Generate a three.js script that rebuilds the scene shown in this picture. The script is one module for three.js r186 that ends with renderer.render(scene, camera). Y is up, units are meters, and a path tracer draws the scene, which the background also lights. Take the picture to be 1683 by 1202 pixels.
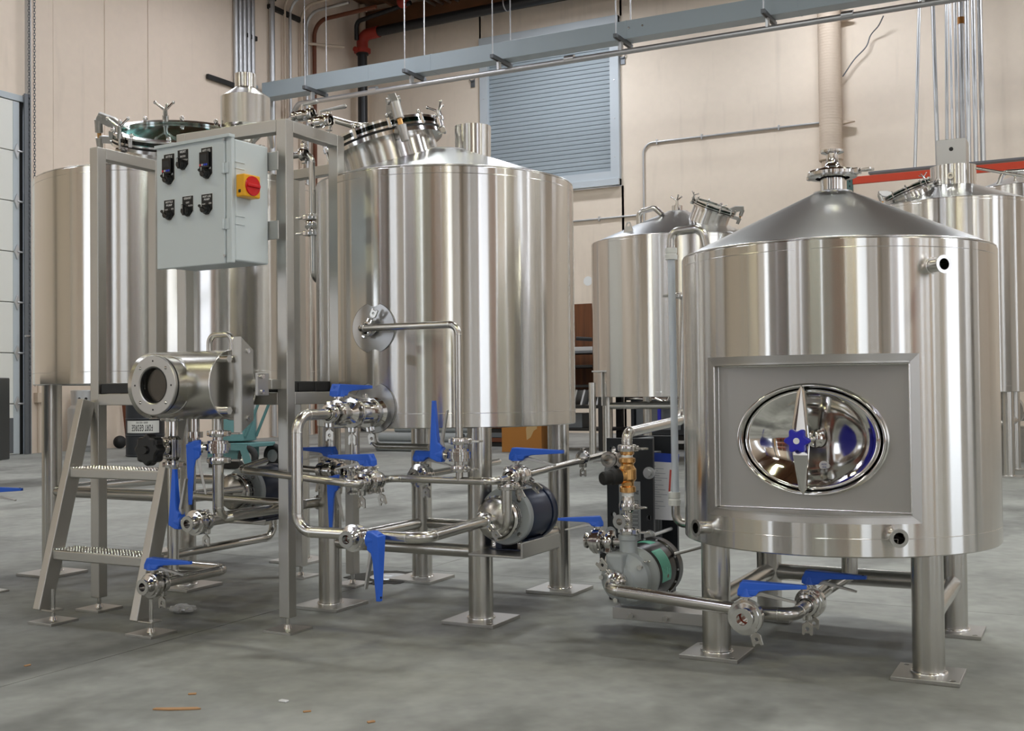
import * as THREE from 'three';
import { RectAreaLightUniformsLib } from 'three/addons/lights/RectAreaLightUniformsLib.js';
import { RoundedBoxGeometry } from 'three/addons/geometries/RoundedBoxGeometry.js';
import { Brush, Evaluator, SUBTRACTION } from 'three-bvh-csg';
import { mergeGeometries } from 'three/addons/utils/BufferGeometryUtils.js';

// ---------------------------------------------------------------- camera, sky, light, exposure
// Room frame: y up, metres, x along the back wall, -z towards the back wall. The camera stands at the origin.
const scene = new THREE.Scene();
const renderer = new THREE.WebGLRenderer({ antialias: true });
renderer.toneMapping = THREE.LinearToneMapping;
renderer.toneMappingExposure = 2.95;
renderer.shadowMap.enabled = true;
RectAreaLightUniformsLib.init();
const RAD = Math.PI / 180;
const camera = new THREE.PerspectiveCamera(2 * Math.atan(601 / 1847) / RAD, 1683 / 1202, 0.05, 120);
camera.position.set(0, 0.96, 0);
camera.rotation.order = 'YXZ';
camera.rotation.set(1.155 * RAD, 27.5 * RAD, -0.593 * RAD);
scene.add(camera);
scene.background = new THREE.Color(0.95, 1.02, 1.12);   // overcast daylight outside the open loading door

// ---------------------------------------------------------------- helpers
const V = (x, y, z) => new THREE.Vector3(x, y, z);
const Y = V(0, 1, 0), X = V(1, 0, 0), Z = V(0, 0, 1), nX = V(-1, 0, 0), nY = V(0, -1, 0), nZ = V(0, 0, -1);
let seed = 7;
const rnd = (a = 0, b = 1) => { seed = (seed * 1664525 + 1013904223) >>> 0; return a + (b - a) * seed / 4294967296; };
const names = {};
function numbered(n) { const k = names[n] = (names[n] ?? -1) + 1; return k ? `${n}_${String(k).padStart(3, '0')}` : n; }
function merge(list) {
  const gs = list.flat(9).filter(Boolean).map((g) => {
    g = g.index ? g.toNonIndexed() : g;
    for (const k of Object.keys(g.attributes)) if (!['position', 'normal', 'uv'].includes(k)) g.deleteAttribute(k);
    return g;
  });
  return gs.length === 1 ? gs[0] : mergeGeometries(gs);
}
function part(name, geo, mat, parent, label) {
  const m = new THREE.Mesh(Array.isArray(geo) ? merge(geo) : geo, mat);
  m.name = parent === scene ? numbered(name) : name; m.castShadow = m.receiveShadow = true;
  if (label) m.userData.label = label;
  parent.add(m); return m;
}
function tag(o, label, category, group, kind) { Object.assign(o.userData, { label, category }); if (group) o.userData.group = group; if (kind) o.userData.kind = kind; return o; }
function thing(name, label, category, pos = V(0, 0, 0), group, kind) {
  const o = new THREE.Group(); o.name = numbered(name); o.position.copy(pos); scene.add(o);
  return tag(o, label, category, group, kind);
}
function single(name, label, category, geo, mat, group, kind) { return tag(part(name, geo, mat, scene), label, category, group, kind); }
function sub(name, parent, pos) { const o = new THREE.Group(); o.name = name; if (pos) o.position.copy(pos); parent.add(o); return o; }
// local frame: +Y of the group points along dir, +Z as near as possible to side
function aim(o, dir, side = Z) {
  const y = dir.clone().normalize(), x = y.clone().cross(side); if (x.lengthSq() < 1e-6) x.copy(y.clone().cross(X));
  x.normalize(); const z = x.clone().cross(y);
  o.quaternion.setFromRotationMatrix(new THREE.Matrix4().makeBasis(x, y, z)); return o;
}
const bx = (w, h, d, x = 0, y = 0, z = 0) => new THREE.BoxGeometry(w, h, d).translate(x, y, z);
const rb = (w, h, d, x = 0, y = 0, z = 0, r = 0.004) => new RoundedBoxGeometry(w, h, d, 2, Math.min(r, w / 2.01, h / 2.01, d / 2.01)).translate(x, y, z);
function along(g, a, b) { const d = b.clone().sub(a); g.applyQuaternion(new THREE.Quaternion().setFromUnitVectors(Y, d.normalize())); return g.translate(a.x, a.y, a.z); }
function cyl(a, b, r, r2 = r, seg = 20, open = false) { const h = a.distanceTo(b); return along(new THREE.CylinderGeometry(r2, r, h, seg, 1, open).translate(0, h / 2, 0), a, b); }
function beam(a, b, w, h = w, rr = 0.003) { const L = a.distanceTo(b), d = b.clone().sub(a).normalize(); const g = rb(w, h, L, 0, 0, L / 2, rr);
  const up = Math.abs(d.y) > 0.95 ? nZ : Y, x = up.clone().cross(d).normalize(), y = d.clone().cross(x);
  return g.applyMatrix4(new THREE.Matrix4().makeBasis(x, y, d).setPosition(a)); }
// surface of revolution round Y from a profile [[r, y], ...]; corners over 30 degrees stay sharp
function rev(pts, seg = 48, wob = 0, t0 = 0, t1 = 2 * Math.PI) {
  const pos = [], nor = [], uv = [], idx = []; let s = 0; const N = pts.length;
  const sn = []; for (let i = 0; i < N - 1; i++) { const dr = pts[i + 1][0] - pts[i][0], dy = pts[i + 1][1] - pts[i][1], l = Math.hypot(dr, dy) || 1; sn.push([dy / l, -dr / l, l]); }
  let row = 0; const R0 = Math.max(...pts.map((p) => p[0]));
  const ring = (p, n, s) => { for (let j = 0; j <= seg; j++) { const t = t0 + j / seg * (t1 - t0), c = Math.cos(t), q = Math.sin(t);
    const w = wob ? wob * (Math.sin(5 * t + 1) + 0.8 * Math.sin(11 * t + 2.3) + 0.5 * Math.sin(23 * t + 0.7) + 0.16 * Math.sin(59 * t) + 0.1 * Math.sin(97 * t + 2)) : 0, dw = wob ? wob * (5 * Math.cos(5 * t + 1) + 8.8 * Math.cos(11 * t + 2.3) + 11.5 * Math.cos(23 * t + 0.7) + 9.44 * Math.cos(59 * t) + 9.7 * Math.cos(97 * t + 2)) / R0 : 0;
    const r = p[0] + w; pos.push(r * q, p[1], r * c);
    const nx = n[0] * (q - dw * c), nz = n[0] * (c + dw * q); const l = Math.hypot(nx, n[1], nz) || 1; nor.push(nx / l, n[1] / l, nz / l); uv.push(t * R0, s); } return row++; };
  for (let i = 0; i < N - 1; i++) {
    const n = sn[i], a = sn[i - 1], b = sn[i + 1];
    const mixn = (u, v) => { const x = u[0] + v[0], y = u[1] + v[1], l = Math.hypot(x, y) || 1; return [x / l, y / l]; };
    const n0 = a && a[0] * n[0] + a[1] * n[1] > 0.86 ? mixn(a, n) : n, n1 = b && b[0] * n[0] + b[1] * n[1] > 0.86 ? mixn(n, b) : n;
    const p = ring(pts[i], n0, s), q = ring(pts[i + 1], n1, s += n[2]);
    for (let j = 0; j < seg; j++) { const A = p * (seg + 1) + j, B = q * (seg + 1) + j; if (pts[i][0] > 1e-6) idx.push(A, A + 1, B + 1); if (pts[i + 1][0] > 1e-6) idx.push(A, B + 1, B); }
  }
  const g = new THREE.BufferGeometry(); g.setAttribute('position', new THREE.Float32BufferAttribute(pos, 3)); g.setAttribute('normal', new THREE.Float32BufferAttribute(nor, 3)); g.setAttribute('uv', new THREE.Float32BufferAttribute(uv, 2)); g.setIndex(idx); return g;
}
const put = (g, p, d = Y) => g.applyQuaternion(new THREE.Quaternion().setFromUnitVectors(Y, d.clone().normalize())).translate(p.x, p.y, p.z);
// round bar or tube along a bent path
function bend(pts, rbend, n = 7) {
  const out = [pts[0].clone()];
  for (let i = 1; i < pts.length - 1; i++) {
    const a = pts[i - 1].clone().sub(pts[i]), b = pts[i + 1].clone().sub(pts[i]); const la = a.length(), lb = b.length(); a.normalize(); b.normalize();
    const ang = Math.acos(THREE.MathUtils.clamp(a.dot(b), -1, 1)); if (ang > 3.1) continue;
    const t = Math.min(rbend / Math.tan(ang / 2), la * 0.49, lb * 0.49), r = t * Math.tan(ang / 2);
    const c = pts[i].clone().addScaledVector(a.clone().add(b).normalize(), r / Math.sin(ang / 2)), p0 = pts[i].clone().addScaledVector(a, t), p1 = pts[i].clone().addScaledVector(b, t);
    const u = p0.clone().sub(c), v = p1.clone().sub(c), tot = Math.PI - ang;
    for (let k = 0; k <= n; k++) { const f = k / n, w = u.clone().multiplyScalar(Math.sin((1 - f) * tot)).addScaledVector(v, Math.sin(f * tot)).divideScalar(Math.sin(tot) || 1); out.push(c.clone().add(w)); }
  }
  out.push(pts[pts.length - 1].clone()); return out;
}
function pipe(pts, r, rbend = r * 3, seg = 18, caps = true) {
  const P = bend(pts, rbend), pos = [], nor = [], uv = [], idx = []; let s = 0, nrm = null;
  P.forEach((p, i) => {
    const t0 = i ? p.clone().sub(P[i - 1]).normalize() : null, t1 = i < P.length - 1 ? P[i + 1].clone().sub(p).normalize() : null;
    const t = (t0 && t1 ? t0.clone().add(t1) : t0 || t1).clone().normalize(); if (i) s += p.distanceTo(P[i - 1]);
    if (!nrm) nrm = Math.abs(t.y) < 0.9 ? t.clone().cross(Y).normalize() : t.clone().cross(X).normalize();
    nrm.addScaledVector(t, -nrm.dot(t)).normalize(); const b = t.clone().cross(nrm);
    for (let j = 0; j <= seg; j++) { const a = j / seg * 2 * Math.PI, n = nrm.clone().multiplyScalar(Math.cos(a)).addScaledVector(b, Math.sin(a)); pos.push(p.x + n.x * r, p.y + n.y * r, p.z + n.z * r); nor.push(n.x, n.y, n.z); uv.push(a * r, s); }
    if (i) for (let j = 0; j < seg; j++) { const A = (i - 1) * (seg + 1) + j, B = A + seg + 1; idx.push(A, A + 1, B, A + 1, B + 1, B); }
  });
  const g = new THREE.BufferGeometry(); g.setAttribute('position', new THREE.Float32BufferAttribute(pos, 3)); g.setAttribute('normal', new THREE.Float32BufferAttribute(nor, 3)); g.setAttribute('uv', new THREE.Float32BufferAttribute(uv, 2)); g.setIndex(idx);
  if (!caps) return g;
  const e = P.length - 1;
  return merge([g, put(new THREE.CylinderGeometry(r, r, 0.001, seg), P[0], P[1].clone().sub(P[0])), put(new THREE.CylinderGeometry(r, r, 0.001, seg), P[e], P[e].clone().sub(P[e - 1]))]);
}
function extr(pts, depth, bevel = 0, holes = []) {   // outline in XY, thickness along Z, centred
  const s = new THREE.Shape(pts.map((p) => new THREE.Vector2(...p)));
  for (const [x, y, r] of holes) { const h = new THREE.Path(); h.absarc(x, y, r, 0, 2 * Math.PI, true); s.holes.push(h); }
  return new THREE.ExtrudeGeometry(s, { depth: depth - 2 * bevel, bevelEnabled: bevel > 0, bevelThickness: bevel, bevelSize: bevel, bevelOffset: -bevel, bevelSegments: 2, steps: 1, curveSegments: 20 }).translate(0, 0, -depth / 2 + bevel);
}
function cut(geo, holes) { // drill round holes [from, to, radius] through a surface
  const ev = new Evaluator(); ev.useGroups = false; let b = new Brush(merge([geo].flat())); b.updateMatrixWorld();
  for (const [p, q, r] of holes) { const h = new Brush(merge([cyl(p, q, r, r, 40)])); h.updateMatrixWorld(); b = ev.evaluate(b, h, SUBTRACTION); b.updateMatrixWorld(); }
  return b.geometry;
}
const bead = (r, p, d = Y, t = 0.003) => put(new THREE.TorusGeometry(r, t, 6, 40).rotateX(Math.PI / 2), p, d);
const ball = (p, r, seg = 14) => new THREE.SphereGeometry(r, seg, Math.round(seg * 0.7)).translate(p.x, p.y, p.z);

// ---------------------------------------------------------------- procedural textures
function hash(x, y, s) { let h = (x * 374761393 + y * 668265263 + s * 2147483647) | 0; h = Math.imul(h ^ (h >>> 13), 1274126177); return ((h ^ (h >>> 16)) >>> 0) / 4294967296; }
function vnoise(x, y, px, py, s) { const xi = Math.floor(x), yi = Math.floor(y), fx = x - xi, fy = y - yi, u = fx * fx * (3 - 2 * fx), v = fy * fy * (3 - 2 * fy);
  const q = (a, b) => hash(((a % px) + px) % px, ((b % py) + py) % py, s); return (q(xi, yi) * (1 - u) + q(xi + 1, yi) * u) * (1 - v) + (q(xi, yi + 1) * (1 - u) + q(xi + 1, yi + 1) * u) * v; }
function fbm(x, y, fx, fy, oct, s) { let a = 0, w = 0.5, t = 0; for (let o = 0; o < oct; o++) { a += w * vnoise(x * fx, y * fy, fx, fy, s + o); t += w; w *= 0.55; fx *= 2; fy *= 2; } return a / t; }
function tex(w, h, fn, srgb, rx = 1, ry = 1) {
  const d = new Uint8Array(w * h * 4); for (let j = 0; j < h; j++) for (let i = 0; i < w; i++) { const c = fn(i / w, j / h); const o = (j * w + i) * 4; if (typeof c === 'number') d[o] = d[o + 1] = d[o + 2] = Math.max(0, Math.min(255, c * 255)); else for (let k = 0; k < 3; k++) d[o + k] = Math.max(0, Math.min(255, c[k] * 255)); d[o + 3] = 255; }
  const t = new THREE.DataTexture(d, w, h); t.magFilter = THREE.LinearFilter; t.minFilter = THREE.LinearMipmapLinearFilter; t.generateMipmaps = true; t.wrapS = t.wrapT = THREE.RepeatWrapping; t.repeat.set(rx, ry); if (srgb) t.colorSpace = THREE.SRGBColorSpace; t.needsUpdate = true; return t;
}
function print(w, h, draw) { const c = document.createElement('canvas'); c.width = w; c.height = h; const g = c.getContext('2d'); draw(g, w, h); const t = new THREE.CanvasTexture(c); t.colorSpace = THREE.SRGBColorSpace; return t; }
const std = (color, roughness, metalness = 0, o = {}) => new THREE.MeshPhysicalMaterial({ color, roughness, metalness, ...o });
const floorMap = tex(1024, 1024, (x, y) => { const a = fbm(x, y, 5, 5, 6, 3), b = fbm(x, y, 14, 14, 5, 31), c = fbm(x, y, 120, 120, 3, 77), d = Math.max(0, fbm(x, y, 9, 3, 5, 55) - 0.56) * 1.5; const l = 0.565 + (a - 0.5) * 0.2 + (b - 0.5) * 0.14 + (c - 0.5) * 0.1 - d * 0.6; return [l * 0.99, l, l * 0.975]; }, true, 1 / 7, 1 / 7);
const floorRough = tex(512, 512, (x, y) => 0.66 + (fbm(x, y, 7, 7, 5, 13) - 0.5) * 0.3, false, 1 / 5, 1 / 5);
const wallPaint = (red, green, blue) => tex(512, 512, (x, y) => { const a = fbm(x, y, 4, 4, 5, 5), b = fbm(x, y, 60, 60, 3, 8), s = Math.max(0, fbm(x, y, 30, 4, 4, 21) - 0.63) * 0.7; const l = 1 + (a - 0.5) * 0.05 + (b - 0.5) * 0.02 - s * 0.25; return [red * l, green * l, blue * l]; }, true, 1 / 6, 1 / 6), wallMap = wallPaint(0.915, 0.853, 0.785), wallMapBack = wallPaint(0.92, 0.866, 0.798);
const woodMap = tex(256, 512, (x, y) => { const g = fbm(x, y, 40, 3, 4, 2), k = 0.8 + 0.5 * (g - 0.5) + (fbm(x, y, 3, 3, 3, 9) - 0.5) * 0.25; return [0.52 * k, 0.345 * k, 0.215 * k]; }, true, 1, 1 / 3);
const grain = tex(64, 1024, (x, y) => 0.5 + (fbm(x, y, 2, 400, 2, 4) - 0.5) * 0.9, false, 1 / 0.8, 1 / 0.5);

// ---------------------------------------------------------------- materials
const M = {
  shell: std(new THREE.Color(0.72, 0.705, 0.675), 0.22, 1, { anisotropy: 1, anisotropyRotation: Math.PI / 2, bumpMap: grain, bumpScale: 0.00004 }),
  cone: std(new THREE.Color(0.58, 0.585, 0.59), 0.28, 1),
  tube: std(new THREE.Color(0.58, 0.565, 0.53), 0.24, 1),
  leg: std(new THREE.Color(0.56, 0.545, 0.51), 0.27, 1),
  square: std(new THREE.Color(0.52, 0.51, 0.48), 0.38, 1),
  chrome: std(new THREE.Color(0.68, 0.67, 0.655), 0.12, 1),
  mirror: std(new THREE.Color(0.78, 0.775, 0.76), 0.06, 1),
  plate: std(new THREE.Color(0.52, 0.51, 0.49), 0.38, 1),
  weld: std(new THREE.Color(0.82, 0.81, 0.79), 0.2, 1),
  galv: std(new THREE.Color(0.56, 0.57, 0.58), 0.42, 0.85),
  blue: std('#2a62d2', 0.4), royal: std('#2b2bb4', 0.35),
  black: std('#141414', 0.3), rubber: std('#1b1b1b', 0.6), boreshade: std('#0c0b0a', 0.5), frame: std('#23262b', 0.45), pad: std('#2b2c2e', 0.55),  // the bore black paints the shade inside small holes
  navy: std('#1d2a44', 0.3), grey: std('#cfd8dc', 0.45), cast: std('#a3a9ab', 0.45, 0.1), red: std('#d3141b', 0.25), yellow: std('#f0ae12', 0.35), silicone: std('#9a3418', 0.5),
  white: std('#eceeec', 0.4), brass: std(new THREE.Color(0.74, 0.42, 0.16), 0.27, 1), teal: std('#5c8789', 0.55), orange: std('#d0401c', 0.5), brown: std('#6b3a22', 0.6), rackgreen: std('#4e6b68', 0.5, 0.3),
  duct: std('#a9b7bf', 0.5), pipeblack: std('#1d1f22', 0.4), pipered: std('#9c2f22', 0.5), paint: std('#cdbca9', 0.6), pvc: std('#8d9192', 0.45), card: std('#a06a2c', 0.8), scrap: std('#b58d66', 0.85), ply: std('#ffe6c8', 0.7, 0, { map: woodMap }),
  dark: std('#1f1d1b', 0.6), wall: std('#ffffff', 0.85, 0, { map: wallMap }), wallBack: std('#ffffff', 0.85, 0, { map: wallMapBack }), floor: std('#ffffff', 1, 0, { map: floorMap, roughnessMap: floorRough }), shutter: std('#98a3a9', 0.6), jamb: std('#bcc4c9', 0.6),
  wood: std('#ffffff', 0.8, 0, { map: woodMap }), door: std('#e6e6df', 0.5), paper: std('#d9dade', 0.8), glass: std('#ffffff', 0.02, 0, { transmission: 1, thickness: 0, ior: 1.5 }), thick: std('#dff4ee', 0.03, 0, { transmission: 1, thickness: 0.02, ior: 1.5, attenuationColor: new THREE.Color('#0c6b62'), attenuationDistance: 0.22 }),
  hose: std('#f0f6fd', 0.25, 0, { transmission: 0.35, thickness: 0, ior: 1.4 }), green: std('#56b99c', 0.5), steelpaint: std('#6f7377', 0.5, 0.4), aluminium: std(new THREE.Color(0.58, 0.59, 0.60), 0.36, 1),
};

// ---------------------------------------------------------------- lamps under the roof, each with its own light
function lamp(x, z, tint, power, y = 8.9) {
  const o = thing('high_bay_lamp', 'long white strip lamp hanging from the roof', 'lamp', V(x, y, z), 'strip lamps under the roof');
  part('housing', [rb(1.5, 0.09, 0.5, 0, 0.08, 0, 0.02), rb(1.3, 0.05, 0.2, 0, 0.14, 0, 0.01)], M.white, o);
  part('diffuser', bx(1.4, 0.02, 0.42, 0, 0.024, 0), std('#ffffff', 0.6, 0, { emissive: new THREE.Color(tint), emissiveIntensity: 6 }), o);
  for (const s of [-0.6, 0.6]) part('hanger', cyl(V(s, 0.15, 0), V(s, 0.95, 0), 0.006), M.galv, o);
  const l = new THREE.RectAreaLight(tint, power, 1.4, 0.42); l.position.set(0, -0.01, 0); l.rotation.x = -Math.PI / 2; l.castShadow = true; o.add(l);
}

// ---------------------------------------------------------------- the room
const XL = -15.07, ZB = -21.73, XR = 12, ZF = 10, HC = 9.95;
function uvm(g) { // planar uv in metres from position and dominant normal
  const p = g.attributes.position, n = g.attributes.normal, u = g.attributes.uv; for (let i = 0; i < p.count; i++) { const a = [Math.abs(n.getX(i)), Math.abs(n.getY(i)), Math.abs(n.getZ(i))], k = a.indexOf(Math.max(...a)); u.setXY(i, k === 0 ? p.getZ(i) : p.getX(i), k === 1 ? p.getZ(i) : p.getY(i)); } return g; }
{
  const fl = thing('floor', 'grey polished concrete floor with saw-cut joints and stains', 'floor', V(0, 0, 0), null, 'structure');
  part('slab_bed', uvm(bx(XR - XL + 1, 0.3, ZF - ZB + 1, (XL + XR) / 2, -0.166, (ZF + ZB) / 2)), M.dark, fl);
  const xs = [XL, -9.4, -3.2, 3.0, 7.5, XR], zs = [ZB, -17.4, -11.3, -5.1, 1.1, 5.5, ZF], g = 0.004;
  for (let i = 0; i < 5; i++) for (let j = 0; j < 6; j++) { const w = xs[i + 1] - xs[i] - g, d = zs[j + 1] - zs[j] - g; part('slab', uvm(bx(w, 0.016, d, (xs[i] + xs[i + 1]) / 2, -0.008, (zs[j] + zs[j + 1]) / 2)), M.floor, fl); }
}
function panelWall(name, label, cuts, make, mat = M.wall) { // tilt-up panels with recessed joints
  const w = thing(name, label, 'wall', V(0, 0, 0), null, 'structure');
  for (let i = 0; i < cuts.length - 1; i++) part('wall_panel', uvm(make(cuts[i] + 0.008, cuts[i + 1] - 0.008, 0.2, 0)), mat, w);
  part('joint_backing', make(cuts[0], cuts[cuts.length - 1], 0.12, 0.1), M.paint, w); return w;
}
const onX = (a, b, t, o) => bx(t, HC, b - a, XL - t / 2 - o * 0.2, HC / 2, (a + b) / 2);
const onZ = (a, b, t, o) => bx(b - a, HC, t, (a + b) / 2, HC / 2, ZB - t / 2 - o * 0.2);
panelWall('wall_left', 'beige concrete wall with upright panel joints behind the pipework', [ZB, -14.86, -13.86, -12.78], onX);
{ // the wall goes on above and beyond the sectional door
  const w = scene.getObjectByName('wall_left');
  part('wall_panel', uvm(bx(0.2, HC, 0.56, XL - 0.1, HC / 2, -12.5)), M.wall, w);
  part('wall_panel', uvm(bx(0.2, HC - 5.5, 4.6, XL - 0.1, 5.5 + (HC - 5.5) / 2, -9.92)), M.wall, w);
  part('wall_panel', uvm(bx(0.2, HC, 17.6, XL - 0.1, HC / 2, 1.19)), M.wall, w);
}
{
  const w = panelWall('wall_back', 'cream concrete wall behind the far tanks with a high roller shutter', [XL, -12.0], onZ, M.wallBack);
  const op = [-12.0, -8.7, 5.15, 8.7];
  part('wall_panel', uvm(bx(op[1] - op[0] + 0.1, op[2], 0.2, (op[0] + op[1]) / 2, op[2] / 2, ZB - 0.1)), M.wallBack, w);
  part('wall_panel', uvm(bx(op[1] - op[0] + 0.1, HC - op[3], 0.2, (op[0] + op[1]) / 2, (HC + op[3]) / 2, ZB - 0.1)), M.wallBack, w);
  part('wall_panel', uvm(onZ(-8.7, -0.3, 0.2, 0)), M.wallBack, w); part('wall_panel', uvm(onZ(-0.28, XR, 0.2, 0)), M.wallBack, w);
  const s = thing('window_1', 'grey roller shutter with narrow slats high in the cream wall', 'shutter', V(-10.35, 5.15, ZB), null, 'structure');
  const W = 3.3, H = 3.55;
  for (const x of [-1, 1]) part('guide_rail', rb(0.2, H, 0.1, x * (W / 2 - 0.1), H / 2, 0.05), M.jamb, s);
  part('head_trim', rb(W, 0.2, 0.12, 0, H - 0.1, 0.06), M.jamb, s); part('sill', rb(W, 0.14, 0.16, 0, 0.07, 0.08), M.jamb, s);
  part('shutter_light_block', bx(W - 0.1, H - 0.1, 0.1, 0, H / 2, -0.12), M.dark, s);  // added sheet that keeps sky light from leaking past the slats
  part('bottom_bar', rb(W - 0.4, 0.17, 0.09, 0, 0.225, 0.045), M.jamb, s);
  const n = 33, h = (H - 0.5) / n; const slat = extr([[0, 0], [0.012, 0.006], [0.014, h * 0.5], [0.012, h - 0.01], [0, h - 0.004], [-0.02, h - 0.004], [-0.02, 0]], W - 0.4).rotateY(-Math.PI / 2);
  for (let i = 0; i < n; i++) { const m = part('slat', slat, M.shutter, s); m.position.set(0, 0.31 + i * h, 0.01); }
  for (const x of [-1, 1]) for (let i = 0; i < 4; i++) part('bolt', cyl(V(x * (W / 2 - 0.1), 0.6 + i * 0.8, 0.1), V(x * (W / 2 - 0.1), 0.6 + i * 0.8, 0.112), 0.014, 0.014, 8), M.galv, s);
  for (const x of [-1.86, 1.72]) { const c = sub('wall_cleat', s, V(x, H - 0.95, 0.02)); part('cleat', [rb(0.1, 0.16, 0.02, 0, 0, 0), bead(0.06, V(0, 0.1, 0.03), Z, 0.01)], M.steelpaint, c); }
}
{ // behind the camera: a wall with a loading door standing open, and the right wall
  const w = thing('wall_front', 'beige concrete wall behind the camera with loading doors and added window strips', 'wall', V(0, 0, 0), null, 'structure');
  // openings from floor level (loading doors) and tall window strips added to streak the tanks, as [from, to, bottom, top]
  const slotWall = (g, a, b, holes, make) => { let p = a; for (const [q, r, y0, y1] of holes) { part('wall_panel', uvm(make(p, q, 0, HC)), M.wall, g); if (y0) part('wall_panel', uvm(make(q, r, 0, y0)), M.wall, g); part('wall_panel', uvm(make(q, r, y1, HC)), M.wall, g); if (y0) part('streak_window_pane', make(q, r, y0, y1, 0.012), M.glass, g); p = r; } part('wall_panel', uvm(make(p, b, 0, HC)), M.wall, g); };
  slotWall(w, XL, XR, [[-13.6, -10.6, 0, 4.4], [-9.2, -8.8, 0.9, 8], [-6, -5.5, 0.9, 8], [-4.1, -3.8, 0.9, 8], [0.2, 0.6, 0.9, 8], [4.2, 4.5, 0.9, 8], [6.4, 9.2, 0, 4.4], [10.4, 10.8, 0.9, 8]], (p, q, y0, y1, t = 0.2) => bx(q - p, y1 - y0, t, (p + q) / 2, (y0 + y1) / 2, ZF + 0.1));
  const r = thing('wall_right', 'beige concrete wall at the right of the hall', 'wall', V(0, 0, 0), null, 'structure');
  slotWall(r, ZB, ZF, [[-14.2, -13.8, 0.9, 8], [-9.4, -9, 0.9, 8], [-7.2, -4.6, 0, 4.4], [-2.6, -2.2, 0.9, 8], [-0.9, -0.5, 0.9, 8], [2.4, 5, 0, 4.4], [6.6, 7, 0.9, 8]], (p, q, y0, y1, t = 0.2) => bx(t, y1 - y0, q - p, XR + 0.1, (y0 + y1) / 2, (p + q) / 2));  // window strips in this wall are likewise added for tank streaks
  const yard = thing('yard', 'pale concrete yard outside the open loading doors', 'ground', V(0, 0, 0), null, 'structure'); part('yard_slab', uvm(bx(60, 0.3, 60, 0, -0.5, 5)), M.floor, yard);
  const c = thing('ceiling', 'brown timber roof deck with purlins', 'ceiling', V(0, 0, 0), null, 'structure');
  part('deck', uvm(bx(XR - XL + 0.6, 0.2, ZF - ZB + 0.6, (XL + XR) / 2, HC + 0.1, (ZF + ZB) / 2)), M.wood, c);
  for (let x = -14; x < XR; x += 2.4) part('purlin', rb(0.09, 0.3, ZF - ZB, x, HC - 0.15, (ZF + ZB) / 2), M.wood, c);
  for (const z of [-16.5, -8, 0]) part('roof_beam', rb(XR - XL, 0.75, 0.22, (XL + XR) / 2, HC - 0.6, z), M.wood, c);
  const t = thing('trim_1', 'dark brown timber ledger where the roof meets the back wall', 'beam', V(0, 0, 0), null, 'structure');
  part('ledger', rb(XR - XL, 0.5, 0.14, (XL + XR) / 2, 9.53, ZB + 0.07), M.wood, t); part('steel_angle', rb(XR - XL, 0.05, 0.16, (XL + XR) / 2, 9.26, ZB + 0.08), M.dark, t);
}
for (const [x, z, c, p] of [[-9.6, -19.2, '#f3f7ff', 26], [-4.2, -19.4, '#f3f7ff', 20], [1.4, -19.4, '#f3f7ff', 21], [7, -19.4, '#f3f7ff', 20], [-12, -15.4, '#f6f7ff', 9], [-12, -10.6, '#f3f7ff', 13], [-6.4, -9.6, '#f4fafa', 36], [-1.2, -6.4, '#f7faf4', 22], [3.4, -10.4, '#f7faf4', 40], [8.4, -9.3, '#eef3ff', 36],
  [-12, -5.2, '#f3f7ff', 14], [-6.2, -5.6, '#eff3ff', 15], [4.6, -4.8, '#fbf9e2', 30], [-9.4, 1.2, '#fbf7c8', 18], [-3.4, 3.4, '#e8ecff', 17], [2.6, 3.0, '#fbf6c4', 19], [8.2, 1.4, '#e8ebff', 22], [-11, 7, '#f8f4ee', 18], [-1, 7.6, '#eefaea', 17], [5, 7.4, '#f9f2ea', 20]]) lamp(x, z, c, p);

// ---------------------------------------------------------------- fittings
const wingShape = extr([[-0.006, 0.022], [-0.02, 0.034], [-0.021, 0.072], [-0.012, 0.075], [-0.008, 0.066], [0.008, 0.066], [0.012, 0.075], [0.021, 0.072], [0.02, 0.034], [0.006, 0.022]], 0.009, 0.0015, [[0, 0.049, 0.0095]]);
// tri-clamp on a pipe of outer flange radius r: axis = local Y, wing nut towards local Z turned by roll
function clamp(parent, pos, axis, r = 0.032, wing = nY) {
  const c = aim(sub('pipe_clamp', parent, pos), axis, wing);
  part('ring', rev([[r * 0.8, -0.014], [r * 1.12, -0.0125], [r * 1.17, -0.006], [r * 1.17, 0.006], [r * 1.12, 0.0125], [r * 0.8, 0.014]], 28), M.chrome, c);
  part('lug', [rb(0.012, 0.022, 0.026, -0.009, 0, r * 1.25), rb(0.012, 0.022, 0.026, 0.009, 0, r * 1.25), rb(0.02, 0.02, 0.016, 0, 0, -r * 1.24)], M.chrome, c);
  const k = r / 0.032; const w = part('wing_nut', merge([wingShape.clone().rotateX(Math.PI / 2).rotateZ(0), cyl(V(0, 0, -0.004), V(0, 0, 0.03), 0.006, 0.005, 10)]), M.leg, c); w.position.set(0, 0, r * 1.18); w.scale.setScalar(0.9 * Math.min(1, k));
  return c;
}
function ferrule(parent, pos, axis, r = 0.019, len = 0.06, name = 'ferrule_port', fl = 0.0255, open = false) { // open stub with a clamp flange, pointing along axis
  const o = aim(sub(name, parent, pos), axis);
  part('stub', rev([[r * 0.85, len - 0.001], [r * 0.85, 0.004], [r, 0.002], [r, len - 0.012], [fl, len - 0.004], [fl, len], [r * 0.85, len]], 28), M.chrome, o);
  if (!open) part('bore_end', put(new THREE.CylinderGeometry(r * 0.85, r * 0.85, 0.002, 24), V(0, 0.004, 0)), M.leg, o);
  part('weld_bead', bead(r + 0.003, V(0, 0.002, 0), Y, 0.004), M.weld, o);
  return o;
}
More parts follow.
